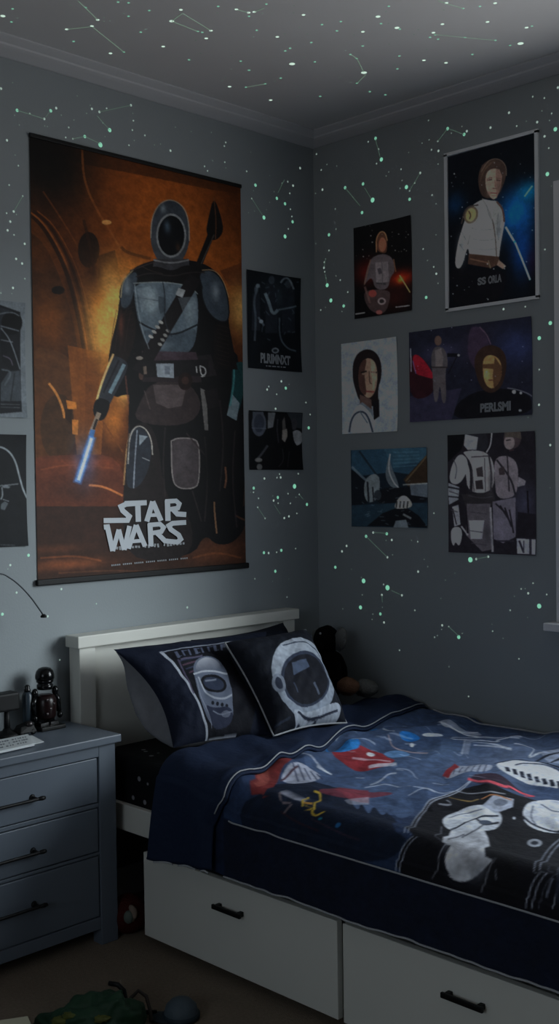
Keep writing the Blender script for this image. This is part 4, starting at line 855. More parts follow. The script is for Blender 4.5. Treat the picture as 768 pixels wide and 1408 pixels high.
lettering(r_, i_, '- -- --- -- - --', [(364, 502.5), (391, 504.5), (391, 506), (364, 504)], M_dimtype, 'credit_line')
def art_l2(c):
    c.crop(340, 500, 4.8); c.c[:] = (8, 9, 11)
    c.poly([(30, 320), (100, 320), (110, 400), (30, 400)], (54, 60, 68)); c.ell(72, 400, 48, 80, (54, 58, 66)); c.ell(72, 395, 34, 60, (36, 40, 48)); c.line([(25, 425), (120, 430)], 6, (70, 76, 84), .7)
    c.poly([(130, 325), (180, 325), (165, 420), (130, 430)], (78, 80, 82)).poly([(255, 325), (350, 330), (350, 430), (300, 420)], (34, 38, 42)); c.ell(318, 490, 42, 50, (104, 106, 108)).ell(300, 400, 20, 40, (40, 40, 44))
    c.poly([(165, 520), (170, 380), (190, 335), (240, 325), (280, 360), (290, 440), (300, 520), (340, 560), (355, 700), (40, 700), (60, 620), (140, 530)], (10, 10, 12))
    c.poly([(225, 440), (255, 430), (258, 480), (240, 520), (222, 500)], (104, 98, 92)).poly([(225, 380), (240, 350), (248, 430), (226, 440)], (60, 58, 56)).line([(195, 370), (190, 430), (200, 520)], 8, (34, 34, 38))
    c.line([(130, 540), (80, 610), (50, 640)], 14, (56, 58, 62), .8).ell(70, 635, 24, 14, (84, 84, 82)).ell(75, 680, 18, 20, (74, 74, 74)).line([(225, 560), (235, 640), (200, 680)], 5, (44, 44, 46), .8).line([(270, 580), (260, 680)], 5, (40, 40, 42), .8)
poster('poster', [(341, 565), (414, 567), (414, 646), (342, 646)], 0, art_l2, 'small dark wide picture of a long-haired person, lower of two beside the tall poster', 'poster', (100, 110), GL)
def art_l3(c):
    c.crop(0, 400, 3.7); c.c[:] = (118, 126, 132)
    c.poly([(-200, 0), (96, 110), (104, 614), (-200, 640)], (26, 28, 32)); c.poly([(-200, 20), (94, 118), (94, 205), (-200, 190)], (40, 44, 50))
    c.ell(55, 165, 52, 60, (12, 13, 16)); c.line([(-40, 130), (10, 115), (60, 110), (92, 130)], 6, (120, 128, 134), .8).line([(0, 180), (90, 205)], 6, (110, 118, 126))
    c.poly([(0, 180), (40, 230), (70, 290), (92, 320), (98, 400), (60, 410), (20, 380), (0, 340)], (18, 20, 24)); c.line([(0, 190), (40, 240), (65, 300), (98, 400)], 7, (130, 138, 144), .8).line([(0, 250), (60, 262)], 5, (140, 146, 150), .8).line([(10, 330), (50, 345), (60, 380)], 6, (110, 100, 116), .8)
    c.poly([(0, 470), (40, 410), (98, 405), (104, 560), (0, 560)], (66, 72, 78)).line([(5, 400), (60, 410), (20, 480)], 8, (90, 98, 104)).line([(70, 420), (50, 560)], 6, (40, 44, 48)).poly([(-200, 565), (104, 565), (104, 614), (-200, 640)], (30, 32, 36))
    for y in (575, 590): c.line([(0, y), (95, y+3)], 4, (110, 116, 120), .7)
poster('poster', [(-92, 398), (33, 421), (35, 575), (-90, 570)], 0, art_l3, 'white-bordered black and white print at the left edge, upper of two', 'poster', (150, 170), 1.25)
def art_l4(c):
    c.crop(0, 400, 3.7); c.c[:] = (22, 24, 27)
    c.line([(-60, 800), (0, 792), (45, 820), (75, 870), (95, 950), (112, 1010), (134, 1055)], 9, (150, 158, 162)).line([(-100, 1000), (0, 992), (88, 982)], 5, (130, 136, 140)).poly([(0, 985), (50, 995), (40, 1005), (10, 1002)], (110, 116, 120))
    c.line([(5, 1000), (10, 1040), (0, 1060)], 7, (130, 136, 140)).poly([(0, 1085), (20, 1070), (38, 1080), (20, 1115), (0, 1110)], (86, 92, 96)).line([(10, 1060), (40, 1070)], 4, (140, 146, 150)).line([(0, 1290), (70, 1292)], 4, (100, 106, 110), .7)
poster('poster', [(-92, 596), (35, 597), (36, 752), (-92, 756)], 0, art_l4, 'black print with thin white curved outline at the left edge, lower of two', 'poster', (150, 170), 1.25)
# --- right wall
def art_r1(c):
    c.crop(330, 240, 2.844); c.c[:] = (9, 9, 10)
    c.glow(630, 405, 60, 36, (130, 30, 14), .9).glow(628, 412, 14, 14, (230, 120, 40), .9).glow(500, 380, 60, 60, (70, 18, 14), .8).glow(610, 480, 80, 60, (36, 14, 12), .8)
    c.line([(625, 395), (665, 460)], 4, (200, 150, 90), .8)
    c.poly([(535, 300), (532, 260), (545, 226), (560, 222), (575, 235), (577, 290), (570, 312)], (62, 40, 30)); c.ell(558, 275, 15, 28, (116, 66, 50)); c.line([(535, 305), (533, 255), (548, 224), (568, 226), (577, 260)], 4, (140, 100, 70), .8)
    c.poly([(510, 330), (545, 312), (575, 312), (600, 330), (608, 380), (590, 400), (580, 450), (530, 450), (518, 400), (495, 420), (485, 440), (490, 400)], (62, 56, 58)); c.poly([(530, 345), (580, 340), (584, 420), (534, 424)], (84, 78, 80)); c.line([(512, 332), (500, 380), (488, 430)], 4, (90, 64, 50), .8).line([(602, 332), (610, 380)], 4, (100, 66, 46), .8); c.line([(545, 370), (550, 385)], 14, (50, 46, 50)).line([(535, 425), (570, 428)], 6, (40, 38, 40)).line([(555, 320), (560, 440)], 3, (60, 56, 58))
    c.poly([(485, 450), (585, 450), (590, 480), (570, 545), (520, 540), (490, 500)], (48, 38, 38)); c.ell(520, 465, 16, 14, (110, 46, 42)).ell(556, 495, 16, 14, (100, 90, 90)).ell(556, 495, 9, 8, (30, 26, 26)).ell(546, 538, 12, 8, (140, 60, 56)).line([(490, 440), (510, 500)], 8, (80, 60, 56), .7)
    c.stars(26, (450, 190, 665, 330), (170, 170, 165), (.8, 2)).line([(610, 518), (665, 512)], 4, (150, 150, 150), .7).line([(455, 545), (490, 540)], 4, (150, 150, 150), .7)
poster('poster', [(487, 315), (566, 295), (567, 428), (488, 438)], 1, art_r1, 'small black poster of a hooded person in pale vest with red glow behind', 'poster', (110, 170), GR)
def art_r2(c):
    c.crop(550, 160, 3.523); c.c[:] = (70, 76, 82)
    c.poly([(230, 200), (660, 80), (664, 868), (236, 938)], (7, 9, 13))
    c.glow(560, 470, 110, 130, (12, 76, 140), .95).glow(625, 365, 70, 60, (10, 84, 120), .85).glow(590, 640, 60, 150, (12, 52, 110), .8).glow(270, 430, 60, 70, (8, 30, 54), .8)
    c.glow(640, 700, 40, 80, (28, 14, 34), .5)
    c.line([(605, 388), (640, 340)], 7, (80, 190, 200)).line([(514, 538), (556, 610)], 9, (140, 226, 240)).line([(556, 606), (630, 790)], 8, (120, 210, 235)).ell(556, 608, 6, 6, (30, 90, 120))
    c.poly([(378, 330), (385, 260), (420, 215), (470, 205), (510, 225), (515, 290), (500, 340), (470, 395), (400, 400)], (44, 34, 30)); c.line([(395, 270), (430, 212), (480, 205), (515, 240), (515, 290)], 4, (84, 72, 62), .8)
    c.poly([(415, 280), (440, 255), (480, 255), (495, 290), (490, 345), (465, 405), (440, 400), (415, 350)], (124, 100, 88)); c.poly([(465, 255), (482, 258), (495, 290), (490, 345), (468, 400)], (92, 72, 64)); c.line([(425, 310), (445, 308)], 5, (40, 28, 26)).line([(468, 310), (486, 312)], 5, (40, 28, 26)).line([(460, 310), (463, 345)], 4, (84, 62, 54)).line([(440, 372), (470, 374)], 5, (80, 44, 42))
    c.poly([(400, 400), (440, 410), (470, 410), (500, 440), (512, 500), (500, 560), (485, 640), (480, 700), (340, 690), (330, 620), (300, 740), (265, 730), (280, 620), (310, 520), (340, 440)], (132, 134, 132))
    c.poly([(440, 420), (470, 415), (500, 470), (480, 560), (455, 600), (450, 500)], (104, 106, 104)).line([(400, 400), (440, 470), (462, 560), (470, 690)], 6, (60, 54, 50)).line([(470, 415), (500, 450), (506, 510)], 9, (56, 40, 36)).line([(330, 620), (350, 540), (380, 500)], 5, (84, 84, 84))
    c.ell(345, 478, 34, 44, (70, 62, 52), 1, .3).ell(345, 478, 24, 33, (120, 104, 70), 1, .3).line([(335, 460), (345, 480), (338, 498)], 5, (40, 34, 28)); c.line([(300, 520), (320, 440), (380, 430)], 7, (44, 38, 36))
    for k in range(4): c.line([(350, 560+k*28), (470, 565+k*26)], 3, (96, 98, 98), .6)
    c.poly([(335, 665), (480, 680), (486, 715), (440, 735), (330, 715)], (50, 36, 30)); c.line([(340, 690), (430, 710)], 6, (84, 62, 50)); c.line([(430, 700), (440, 735)], 6, (80, 70, 56)); c.poly([(480, 695), (515, 725), (500, 740), (470, 720)], (100, 84, 74)); c.poly([(250, 730), (300, 740), (500, 740), (520, 800), (480, 900), (260, 930), (245, 800)], (9, 9, 12), .9)
    c.poly([(400, 400), (430, 408), (452, 470), (440, 560), (400, 470)], (110, 112, 112), .7); c.glow(300, 640, 26, 80, (84, 88, 92), .8).glow(480, 560, 18, 80, (70, 74, 78), .8).glow(360, 560, 24, 60, (150, 152, 150), .6)
    for p in ([(345, 540), (380, 552), (452, 548)], [(338, 590), (400, 604), (470, 594)], [(335, 630), (400, 650), (476, 640)], [(300, 560), (322, 600)], [(290, 620), (312, 650)], [(420, 430), (432, 480), (455, 520)], [(478, 470), (470, 540), (478, 600)]): c.line(p, 4, (70, 72, 74), .7)
    c.line([(438, 262), (428, 290), (430, 320)], 3, (150, 124, 108), .6).line([(425, 302), (446, 299)], 3, (60, 44, 38)).line([(466, 301), (488, 303)], 3, (60, 44, 38)).line([(450, 350), (466, 351)], 4, (70, 50, 44)).glow(430, 375, 14, 18, (86, 68, 60), .7).line([(445, 385), (465, 386)], 3, (80, 60, 54)).glow(482, 340, 12, 40, (70, 54, 48), .6)
    for k in range(7): c.line([(388+k*3, 330-k*12), (400+k*10, 235-k*3)], 3, (70, 54, 44), .5)
    c.stars(56, (240, 180, 655, 900), (160, 172, 178), (1.2, 3.2))
rt_, it_ = poster('poster', [(614, 215), (739, 180), (739, 408), (617, 427)], 1, art_r2, 'white-edged space poster of a person in white jacket beside blue light beams', 'poster', (180, 300), GR)
lettering(rt_, it_, 'SS', [(657.5, 382.5), (669, 380.5), (669, 391), (657.5, 393)], M_dimtype)
lettering(rt_, it_, 'ORLA', [(672, 380), (690.5, 376.5), (690.5, 388), (672, 391)], M_dimtype)
a0, a1, z0, z1, fn, off, mp, co = it_
fm = MB()
for x0, x1, u0, u1 in ((a0-.004, a0+.002, z0, z1), (a1-.002, a1+.004, z0, z1), (a0-.004, a1+.004, z0-.004, z0+.002), (a0-.004, a1+.004, z1-.002, z1+.004)): fm.box(x0-.003, x1+.003, -.009, -.001, u0-.002, u1+.002)
fm.build('white_edge', mat('frame_grey', (224, 228, 232), .5), rt_)
def art_r3(c):
    c.crop(330, 240, 2.844); c.c[:] = (98, 104, 110)
    c.poly([(445, 1060), (425, 1090), (425, 1160), (640, 1160), (640, 1100)], (84, 90, 96))
    c.poly([(442, 800), (443, 740), (460, 700), (495, 682), (530, 692), (553, 730), (556, 790), (540, 840), (545, 905), (530, 910), (470, 890), (455, 850)], (20, 16, 17))
    c.poly([(465, 800), (470, 740), (500, 715), (530, 730), (540, 780), (535, 840), (510, 880), (480, 860)], (104, 84, 70)); c.poly([(500, 716), (485, 780), (500, 870), (470, 850), (462, 790), (472, 735)], (50, 34, 30))
    c.line([(475, 775), (495, 770)], 6, (24, 18, 18)).line([(515, 772), (535, 775)], 6, (24, 18, 18)).line([(506, 770), (508, 815), (516, 818)], 4, (60, 42, 36)).line([(495, 848), (525, 850)], 6, (84, 40, 38)).ell(486, 780, 8, 4, (90, 74, 62)).poly([(510, 720), (528, 735), (536, 800), (522, 850)], (128, 108, 92), .7)
    c.poly([(470, 860), (515, 880), (520, 950), (470, 900)], (60, 46, 42)).poly([(520, 890), (545, 880), (546, 945), (525, 960)], (16, 14, 16))
    c.poly([(460, 900), (480, 890), (520, 920), (525, 1040), (520, 1010)], (70, 76, 82)); c.poly([(462, 890), (500, 915), (530, 960), (525, 1000), (524, 1010), (430, 1010), (430, 960)], (110, 116, 122)); c.line([(430, 1005), (436, 960), (455, 930), (485, 925), (505, 950), (520, 1005)], 7, (34, 38, 46)).line([(470, 925), (500, 970)], 4, (60, 66, 72))
poster('poster', [(470, 473), (547, 463), (547, 593), (471, 597)], 1, art_r3, 'pale grey portrait print of a person with dark tied-back hair in white top', 'poster', (110, 170), GR)
def art_r4(c):
    c.crop(550, 420, 3.523); c.c[:] = (20, 21, 30)
    c.glow(560, 200, 130, 110, (30, 36, 62), .9).glow(370, 200, 70, 100, (36, 28, 40), .8).glow(200, 230, 120, 60, (40, 40, 58), .8); c.poly([(48, 440), (300, 400), (250, 560), (48, 570)], (34, 32, 46), .8)
    c.poly([(48, 250), (80, 235), (130, 270), (170, 350), (160, 440), (48, 460)], (30, 14, 18)); c.poly([(62, 245), (90, 235), (140, 290), (175, 360), (120, 345), (70, 330)], (98, 18, 28)).line([(55, 210), (57, 320)], 5, (130, 134, 140), .7).line([(65, 270), (80, 330)], 5, (60, 70, 110), .7)
    c.poly([(345, 100), (400, 110), (440, 200), (400, 250), (380, 330), (330, 260), (330, 160)], (40, 32, 44)); c.line([(385, 105), (420, 140), (440, 190)], 6, (80, 62, 74), .7)
    c.ell(187, 172, 17, 24, (64, 50, 44)); c.poly([(160, 215), (185, 195), (225, 215), (235, 290), (220, 310), (228, 470), (205, 475), (195, 370), (185, 470), (165, 465), (160, 330), (152, 270)], (56, 52, 54)); c.poly([(172, 218), (200, 208), (212, 250), (208, 295), (174, 298)], (78, 72, 72)); c.line([(155, 300), (232, 300)], 6, (30, 26, 26)).poly([(230, 232), (290, 234), (292, 250), (230, 250)], (12, 12, 16)).line([(275, 252), (235, 330)], 5, (14, 14, 18)).ell(285, 242, 6, 6, (120, 124, 130))
    c.poly([(260, 560), (270, 480), (340, 430), (400, 410), (500, 400), (600, 420), (640, 450), (640, 530)], (11, 11, 14))
    c.poly([(360, 300), (365, 240), (400, 200), (450, 190), (500, 215), (520, 270), (510, 340), (490, 400), (440, 430), (390, 400)], (34, 24, 20)); c.poly([(400, 290), (410, 250), (440, 238), (480, 255), (495, 300), (490, 360), (450, 410), (410, 380)], (120, 88, 56)); c.poly([(400, 285), (480, 282), (475, 310), (405, 305)], (58, 40, 28)); c.poly([(460, 250), (495, 300), (488, 360), (455, 405), (450, 340)], (60, 42, 30)); c.glow(420, 330, 14, 24, (176, 136, 80), .8); c.line([(430, 362), (455, 362)], 5, (60, 34, 26))
    c.ell(552, 418, 9, 9, (160, 166, 168)).line([(520, 400), (560, 405), (620, 425), (640, 440)], 5, (80, 80, 84), .8).ell(585, 424, 6, 6, (130, 134, 138)).ell(583, 508, 8, 6, (90, 92, 96)).stars(22, (60, 60, 640, 380), (130, 136, 160), (1.2, 2.8))
r4, i4 = poster('poster', [(563, 459), (732, 433), (732, 571), (564, 580)], 1, art_r4, 'wide dark poster with a sunlit face, a small standing figure and red shape', 'poster', (220, 180), GR)
lettering(r4, i4, 'PERLSMI', [(661, 555), (703, 551), (703, 564.5), (661, 567.5)], M_dimtype)
def art_r5(c):
    c.crop(330, 540, 2.844); c.c[:] = (14, 20, 26)
    c.poly([(438, 220), (738, 215), (738, 330), (600, 310), (438, 330)], (28, 46, 58)); c.poly([(560, 215), (738, 215), (738, 260), (600, 290)], (36, 58, 70), .8)
    for k in range(5): c.line([(600, 235+k*14), (700, 232+k*13)], 4, (50, 74, 86), .7)
    c.poly([(735, 240), (735, 350), (660, 370), (640, 340)], (34, 26, 20)); c.line([(735, 245), (650, 345)], 6, (84, 70, 50), .6); c.poly([(438, 300), (500, 340), (500, 430), (438, 450)], (12, 14, 18)); c.line([(440, 290), (500, 350), (520, 340), (545, 330)], 9, (70, 80, 86), .8).line([(470, 230), (520, 300), (540, 330)], 8, (20, 28, 34))
    c.poly([(485, 345), (520, 315), (545, 325), (550, 370), (535, 425), (490, 430)], (78, 84, 86)); c.line([(500, 350), (505, 425)], 7, (20, 22, 26)).line([(520, 370), (525, 425)], 6, (24, 26, 30))
    c.poly([(585, 240), (592, 290), (615, 340), (625, 375), (590, 370), (568, 330), (575, 280)], (60, 66, 70)); c.line([(588, 240), (580, 300), (600, 350), (622, 372)], 5, (120, 124, 124), .9); c.poly([(550, 370), (640, 372), (735, 355), (738, 430), (640, 440), (520, 430)], (12, 13, 16)); c.poly([(665, 360), (738, 352), (738, 410), (670, 400)], (60, 66, 72)); c.line([(640, 360), (738, 354)], 5, (110, 112, 108), .8)
    c.poly([(440, 440), (620, 430), (738, 430), (738, 530), (438, 520)], (22, 34, 42)); c.poly([(500, 520), (560, 470), (640, 440), (700, 480), (738, 526)], (10, 11, 14)); c.poly([(605, 440), (625, 405), (650, 400), (675, 430), (670, 450), (610, 455)], (110, 108, 102)); [c.line([(615+k*14, 425), (612+k*14, 448)], 5, (24, 24, 26)) for k in range(4)]
    c.poly([(610, 500), (650, 495), (660, 528), (600, 528)], (70, 76, 80)).ell(540, 400, 14, 20, (30, 34, 38)).line([(640, 475), (668, 490)], 8, (90, 94, 94), .7)
    for _ in range(30): x = random.uniform(445, 730); y = random.uniform(330, 520); c.line([(x, y), (x+random.uniform(4, 20), y+random.uniform(-6, 6))], 3, (80, 92, 98), .4)
poster('poster', [(483, 618), (588, 616), (588, 727), (484, 723)], 1, art_r5, 'dark teal action picture print, lowest on the right wall near the corner', 'poster', (140, 150), GR)
def art_r6(c):
    c.crop(550, 420, 3.523); c.c[:] = (22, 20, 24)
    c.poly([(235, 620), (320, 620), (300, 700), (235, 760)], (10, 10, 12)); c.glow(600, 960, 70, 120, (44, 44, 56), .8)
    # two figures in padded white flight vests
    c.ell(372, 660, 56, 62, (26, 26, 30)); c.poly([(312, 680), (318, 625), (380, 640), (372, 700), (330, 700)], (104, 106, 110)); c.line([(446, 615), (440, 680), (420, 712)], 6, (120, 122, 126))
    c.poly([(290, 715), (360, 700), (430, 715), (460, 780), (455, 905), (330, 910), (320, 800)], (112, 108, 108)); c.line([(300, 712), (350, 780), (345, 900)], 14, (26, 24, 28)).line([(430, 720), (445, 820), (440, 900)], 8, (30, 28, 32)).poly([(370, 790), (400, 780), (405, 830), (375, 830)], (40, 36, 38)).poly([(365, 850), (400, 845), (405, 890), (370, 890)], (34, 30, 32)).line([(350, 735), (430, 730)], 6, (50, 46, 50))
    c.poly([(250, 780), (290, 715), (330, 740), (330, 800), (290, 870), (240, 860)], (118, 120, 124)); c.poly([(238, 860), (290, 880), (285, 940), (240, 965), (236, 900)], (92, 94, 98)); c.line([(238, 880), (290, 890)], 8, (24, 24, 28)).line([(240, 925), (285, 930)], 6, (24, 24, 28)).poly([(255, 975), (285, 965), (295, 1060), (265, 1070)], (100, 100, 104)).line([(258, 985), (275, 1060)], 6, (30, 28, 32))
    c.poly([(250, 1075), (295, 1070), (305, 1110), (290, 1170), (270, 1140), (262, 1170), (248, 1130)], (122, 120, 120)); c.poly([(300, 915), (455, 905), (465, 960), (330, 1000)], (30, 28, 30)); c.poly([(325, 960), (440, 960), (450, 1180), (400, 1190), (320, 1110)], (60, 56, 60)); c.poly([(335, 1040), (410, 1040), (400, 1130), (345, 1130)], (118, 116, 120)).line([(440, 980), (450, 1190)], 10, (96, 94, 96)).line([(300, 1070), (330, 1110)], 8, (110, 108, 110)).line([(320, 980), (330, 1100)], 9, (20, 18, 22))
    for p in ([(262, 745), (280, 790), (270, 840)], [(330, 920), (400, 935), (450, 925)], [(345, 1000), (420, 1010)], [(340, 1090), (400, 1098)], [(350, 1150), (420, 1160)], [(410, 740), (415, 900)], [(350, 800), (360, 900)], [(242, 900), (285, 915)], [(250, 990), (280, 1000)]): c.line(p, 5, (44, 42, 46), .8)
    c.glow(440, 850, 18, 90, (50, 48, 50), .7).glow(420, 1100, 30, 70, (40, 38, 42), .7).glow(300, 780, 20, 40, (140, 140, 142), .5)
    c.ell(545, 645, 42, 50, (48, 40, 42)); c.ell(530, 665, 26, 34, (92, 84, 84)); c.poly([(505, 615), (585, 612), (590, 650), (560, 640), (510, 640)], (56, 50, 46)); c.line([(515, 655), (535, 652)], 6, (24, 20, 22)).line([(530, 705), (550, 700)], 5, (50, 36, 38))
    c.poly([(455, 740), (520, 725), (570, 760), (575, 850), (560, 930), (470, 940), (460, 850)], (86, 80, 84)); c.line([(470, 750), (540, 840), (560, 920)], 9, (30, 28, 32)).line([(520, 730), (530, 900)], 7, (34, 30, 34)).poly([(478, 790), (505, 780), (510, 820), (482, 822)], (40, 34, 36)).poly([(575, 830), (610, 850), (605, 870), (570, 880)], (90, 86, 90))
    c.poly([(450, 950), (560, 930), (560, 1120), (500, 1150), (455, 1130)], (74, 70, 78)); [c.line([(465+k*22, 960+k*10), (520+k*10, 1010+k*30)], 8, (26, 24, 28)) for k in range(4)]; c.line([(470, 1140), (550, 1140)], 8, (30, 28, 34)); c.line([(617, 900), (622, 1030)], 8, (14, 12, 16)); c.poly([(570, 1000), (655, 1010), (658, 1120), (565, 1120)], (20, 18, 22)); c.poly([(565, 1128), (658, 1132), (658, 1205), (568, 1200)], (104, 104, 110)); c.line([(578, 1140), (600, 1195)], 10, (30, 28, 34)).line([(632, 1134), (634, 1204)], 12, (34, 32, 38)).line([(600, 1195), (600, 1140)], 6, (40, 38, 44))
poster('poster', [(616, 598), (737, 593), (737, 763), (617, 760)], 1, art_r6, 'large black and white print of two people in padded vests, below the wide dark poster', 'poster', (170, 230), GR)
# ------------------------------------------------------------------ glow stars
STARS = {
 'C': [((0, 0, 3.84), '15,84,4 66,46,2 60,115,2 92,93,1 373,27,1 388,218,2 352,154,3 485,137,3 515,104,3 452,39,2 540,181,1 602,229,1 653,274,2 583,281,3 623,10,2 678,14,2 678,85,2 652,70,1 549,91,1 549,111,1 580,108,1 742,169,2 764,153,1 660,215,1'),
       ((200, 0, 3.84), '19,55,2 186,51,3 195,69,1 138,111,4 203,134,1 275,165,2 299,170,2 345,161,3 246,101,1 320,202,3 265,210,1 93,245,3 229,315,2 290,280,1 383,33,2 378,66,1 479,49,3 544,66,3 573,62,3 546,85,2 616,68,1 637,21,2 586,159,2 568,193,1 695,194,3 734,177,1 737,268,2 762,254,2 452,292,1 502,322,2 507,337,1 452,365,1 546,370,2 423,408,1 405,424,1 443,457,3 530,460,2 631,442,2 683,428,1 713,412,2 660,528,3 5,153,1'),
       ((400, 0, 3.84), '13,66,1 15,28,1 65,78,3 192,107,1 163,129,2 262,113,2 45,142,1 85,177,1 241,162,2 378,105,1 458,87,4 474,124,2 514,121,1 515,32,2 500,58,1 378,167,3 331,182,1 558,146,4 573,153,2 671,154,1 648,180,1 106,224,2 22,241,1 377,242,2 518,231,1 288,264,1 312,287,2 345,308,2 384,383,5 347,439,2 315,433,1 415,483,2 497,500,2 260,410,1 197,375,1 125,326,2 68,301,1 5,337,5 15,438,1 36,508,1 153,508,2 571,295,2 560,363,2 545,340,1 540,470,1 715,260,1 95,530,1'),
       ((568, 0, 3.84), '174,15,3 262,44,2 351,33,2 431,16,3 159,50,1 391,115,3 153,127,3 105,172,3 115,183,2 88,196,2 130,206,2 271,197,2 343,202,1 432,212,2 597,145,3 625,137,2 565,229,5 532,228,1 510,239,2 311,287,2 315,301,1 172,331,3 135,326,1 55,318,3'),
       ((0, 0, 1), '371,161,2 384,138,1 401,162,1')],
 'L': [((0, 100, 3.84), '5,84,3 66,53,1 406,123,1 90,199,4 157,217,2 233,244,3 267,201,4 296,187,3 322,224,1 76,225,1 101,276,1 235,281,1 249,285,1 36,357,3 79,435,1 96,491,2 346,342,2 384,349,2 447,337,4 529,381,6 362,289,2 389,250,1 456,215,1 484,191,3 524,207,3 562,188,2 690,172,3 700,215,1 703,253,2 698,303,2 578,303,5 541,266,1 553,338,1 680,383,2 707,358,1 764,331,2 475,172,1'),
       ((200, 100, 3.2), '200,259,1 288,263,1 352,307,2 346,323,2 65,314,1 38,318,1 109,343,3 348,394,2 352,419,1 259,412,2 272,432,2 294,387,1 444,434,2 483,495,4 679,420,3 545,453,1 625,480,2 648,497,3 634,531,2 462,350,1 130,240,1'),
       ((340, 180, 4.8), '38,395,1 28,447,2 108,572,5 145,472,1 124,520,1 45,530,1 5,540,1 193,445,4 247,481,4 283,517,2 292,565,2 297,600,4 269,647,2 247,697,5 278,412,2 174,402,1 225,345,1 265,332,1'),
       ((340, 500, 4.8), '223,117,3 252,162,4 140,151,2 129,171,3 192,202,2 273,137,1 385,257,2 185,298,3 413,336,2 403,424,4'),
       ((330, 640, 6.4), '212,115,3 345,76,2 323,107,2 355,105,3 510,73,2 118,200,4 116,236,2 161,290,2 154,369,2 218,466,2 477,184,6 420,248,2 330,282,4 293,309,3 333,332,2 285,268,1 441,334,2 586,343,4 519,255,2 488,280,1 387,463,3 428,448,3 497,422,2 208,768,4 249,771,3 320,764,2 361,747,4 487,731,2 308,931,4 128,997,2 283,1019,1 426,998,1 411,1158,2 90,235,1'),
       ((0, 240, 7.82), '97,113,2 243,232,2 146,397,3 70,415,2 174,430,1 109,506,3 80,600,3 150,649,2 264,745,3 172,907,3 236,957,3 265,1120,2 138,1219,3 8,1274,2 125,1280,1'),
       ((0, 770, 5.9), '82,42,3 133,265,3 18,440,4 496,236,3 385,457,3 62,73,1 230,-38,4'),
       ((100, 820, 2.954), '464,45,3 95,30,2'), ((0, 880, 3.84), '315,105,2')],
 'R': [((410, 160, 3.657), '388,111,4 403,165,2 417,217,5 351,128,2 393,238,2 235,359,4 275,407,1 320,484,4 325,340,4 373,421,6 516,266,2 543,356,5 559,374,2 584,335,2 612,285,3 559,417,4 512,362,1 672,396,2 692,440,1 750,62,4 701,125,2 622,135,1 658,118,1 669,168,2 704,174,3 703,240,1 655,20,1 555,182,1 442,300,1 455,280,1 186,464,1 521,323,1 91,190,2'),
       ((340, 180, 4.8), '450,412,1 495,388,3 487,258,2 525,222,1 590,232,1 580,517,1 538,686,4 585,650,1'),
       ((440, 700, 4.8), '350,155,3 439,163,4 303,180,4 472,204,3 435,207,1 443,318,3 478,302,1 174,243,3 144,279,3 100,384,4 207,397,1 286,474,6 278,566,1 266,649,5 418,497,2 444,519,7 539,569,3 407,567,3 411,648,1 397,692,4 421,748,3 348,693,1 343,728,1 603,206,1 643,215,2 646,413,3 687,332,1 710,380,1 624,668,2 523,932,2 754,846,2 150,658,1 750,27,2 272,450,1'),
       ((590, 740, 4.315), '243,128,7 278,124,3 349,110,3 152,207,1 96,249,1 69,357,1 76,517,3 115,525,2 174,587,5 195,565,1 73,541,1 48,578,1 30,588,1 117,763,1 375,552,2 372,510,1 438,594,1 479,428,2 544,301,2 586,327,3 615,267,2 569,300,1 696,334,2 651,403,6 583,470,1 531,716,2 232,939,2 505,345,1'),
       ((400, 290, 7.68), '476,190,1 262,345,1 400,418,2 366,508,1 350,542,2 347,600,3 355,643,2 381,785,5 420,946,5 555,1004,4 538,1063,1 313,1047,2 364,1018,1 598,858,2 519,731,2 476,687,1 370,710,1'),
       ((560, 220, 5.867), '230,604,1 126,718,2 161,811,1 211,863,2 232,918,3 247,996,1 150,1109,4'),
       ((580, 120, 4.085), '36,187,1 236,265,4 251,247,3 165,258,1 224,220,1 384,227,3 488,143,3 531,218,2 586,191,1 646,196,3 621,53,2 686,61,2 762,2,3 673,133,1 727,147,2 716,187,1 748,236,5 687,276,3 711,342,2 90,432,1'),
       ((690, 380, 2.707), '138,230,5 179,174,5 138,347,2 137,478,3 179,628,3 179,787,1 97,525,1 86,113,2 5,122,3'),
       ((550, 160, 3.523), '712,280,5 732,338,1 700,645,2 510,192,1')]}
LINES = {'C': [((0, 0, 3.84), '412,4 515,104;352,154 485,139;485,139 653,274'), ((200, 0, 3.84), '195,69 345,161;138,111 275,165;138,111 190,72;479,49 544,66;573,62 625,42;530,460 631,442'), ((400, 0, 3.84), '312,287 345,306;345,306 382,378;394,392 347,439'), ((568, 0, 3.84), '130,4 262,44;110,180 271,197;271,197 432,212')],
 'L': [((0, 100, 3.84), '90,199 233,244;240,235 262,205;384,349 447,337;447,337 529,375;524,207 690,172;512,228 578,303'), ((340, 180, 4.8), '28,447 100,560;200,410 243,320'), ((330, 640, 6.4), '154,372 213,458;300,348 352,428;519,255 555,300'), ((0, 240, 7.82), '243,232 150,390')],
 'R': [((410, 160, 3.657), '388,115 412,208;235,359 310,450;333,360 365,412;559,374 612,285;701,125 750,62'), ((440, 700, 4.8), '350,155 439,160;303,180 443,318;470,537 535,567;407,567 411,615'), ((590, 740, 4.315), '278,124 349,110;115,525 174,580'), ((400, 290, 7.68), '366,508 347,600;360,670 378,770'), ((580, 120, 4.085), '150,233 236,265')]}
SURF = {'C': (2, CZ, 'ceiling'), 'L': (0, 0.0, 'left wall'), 'R': (1, 0.0, 'right wall')}
DIA = {1: 1.9, 2: 2.6, 3: 3.5, 4: 4.7, 5: 5.8, 6: 7.0, 7: 7.8}
GM = {}
for s_, q_ in ((1, .20), (2, .32), (3, .48), (4, .6), (5, .75)):
    GM[s_] = emit('glow_level_%d' % s_, (190, 214, 204) if s_ < 4 else (132, 212, 178), q_)
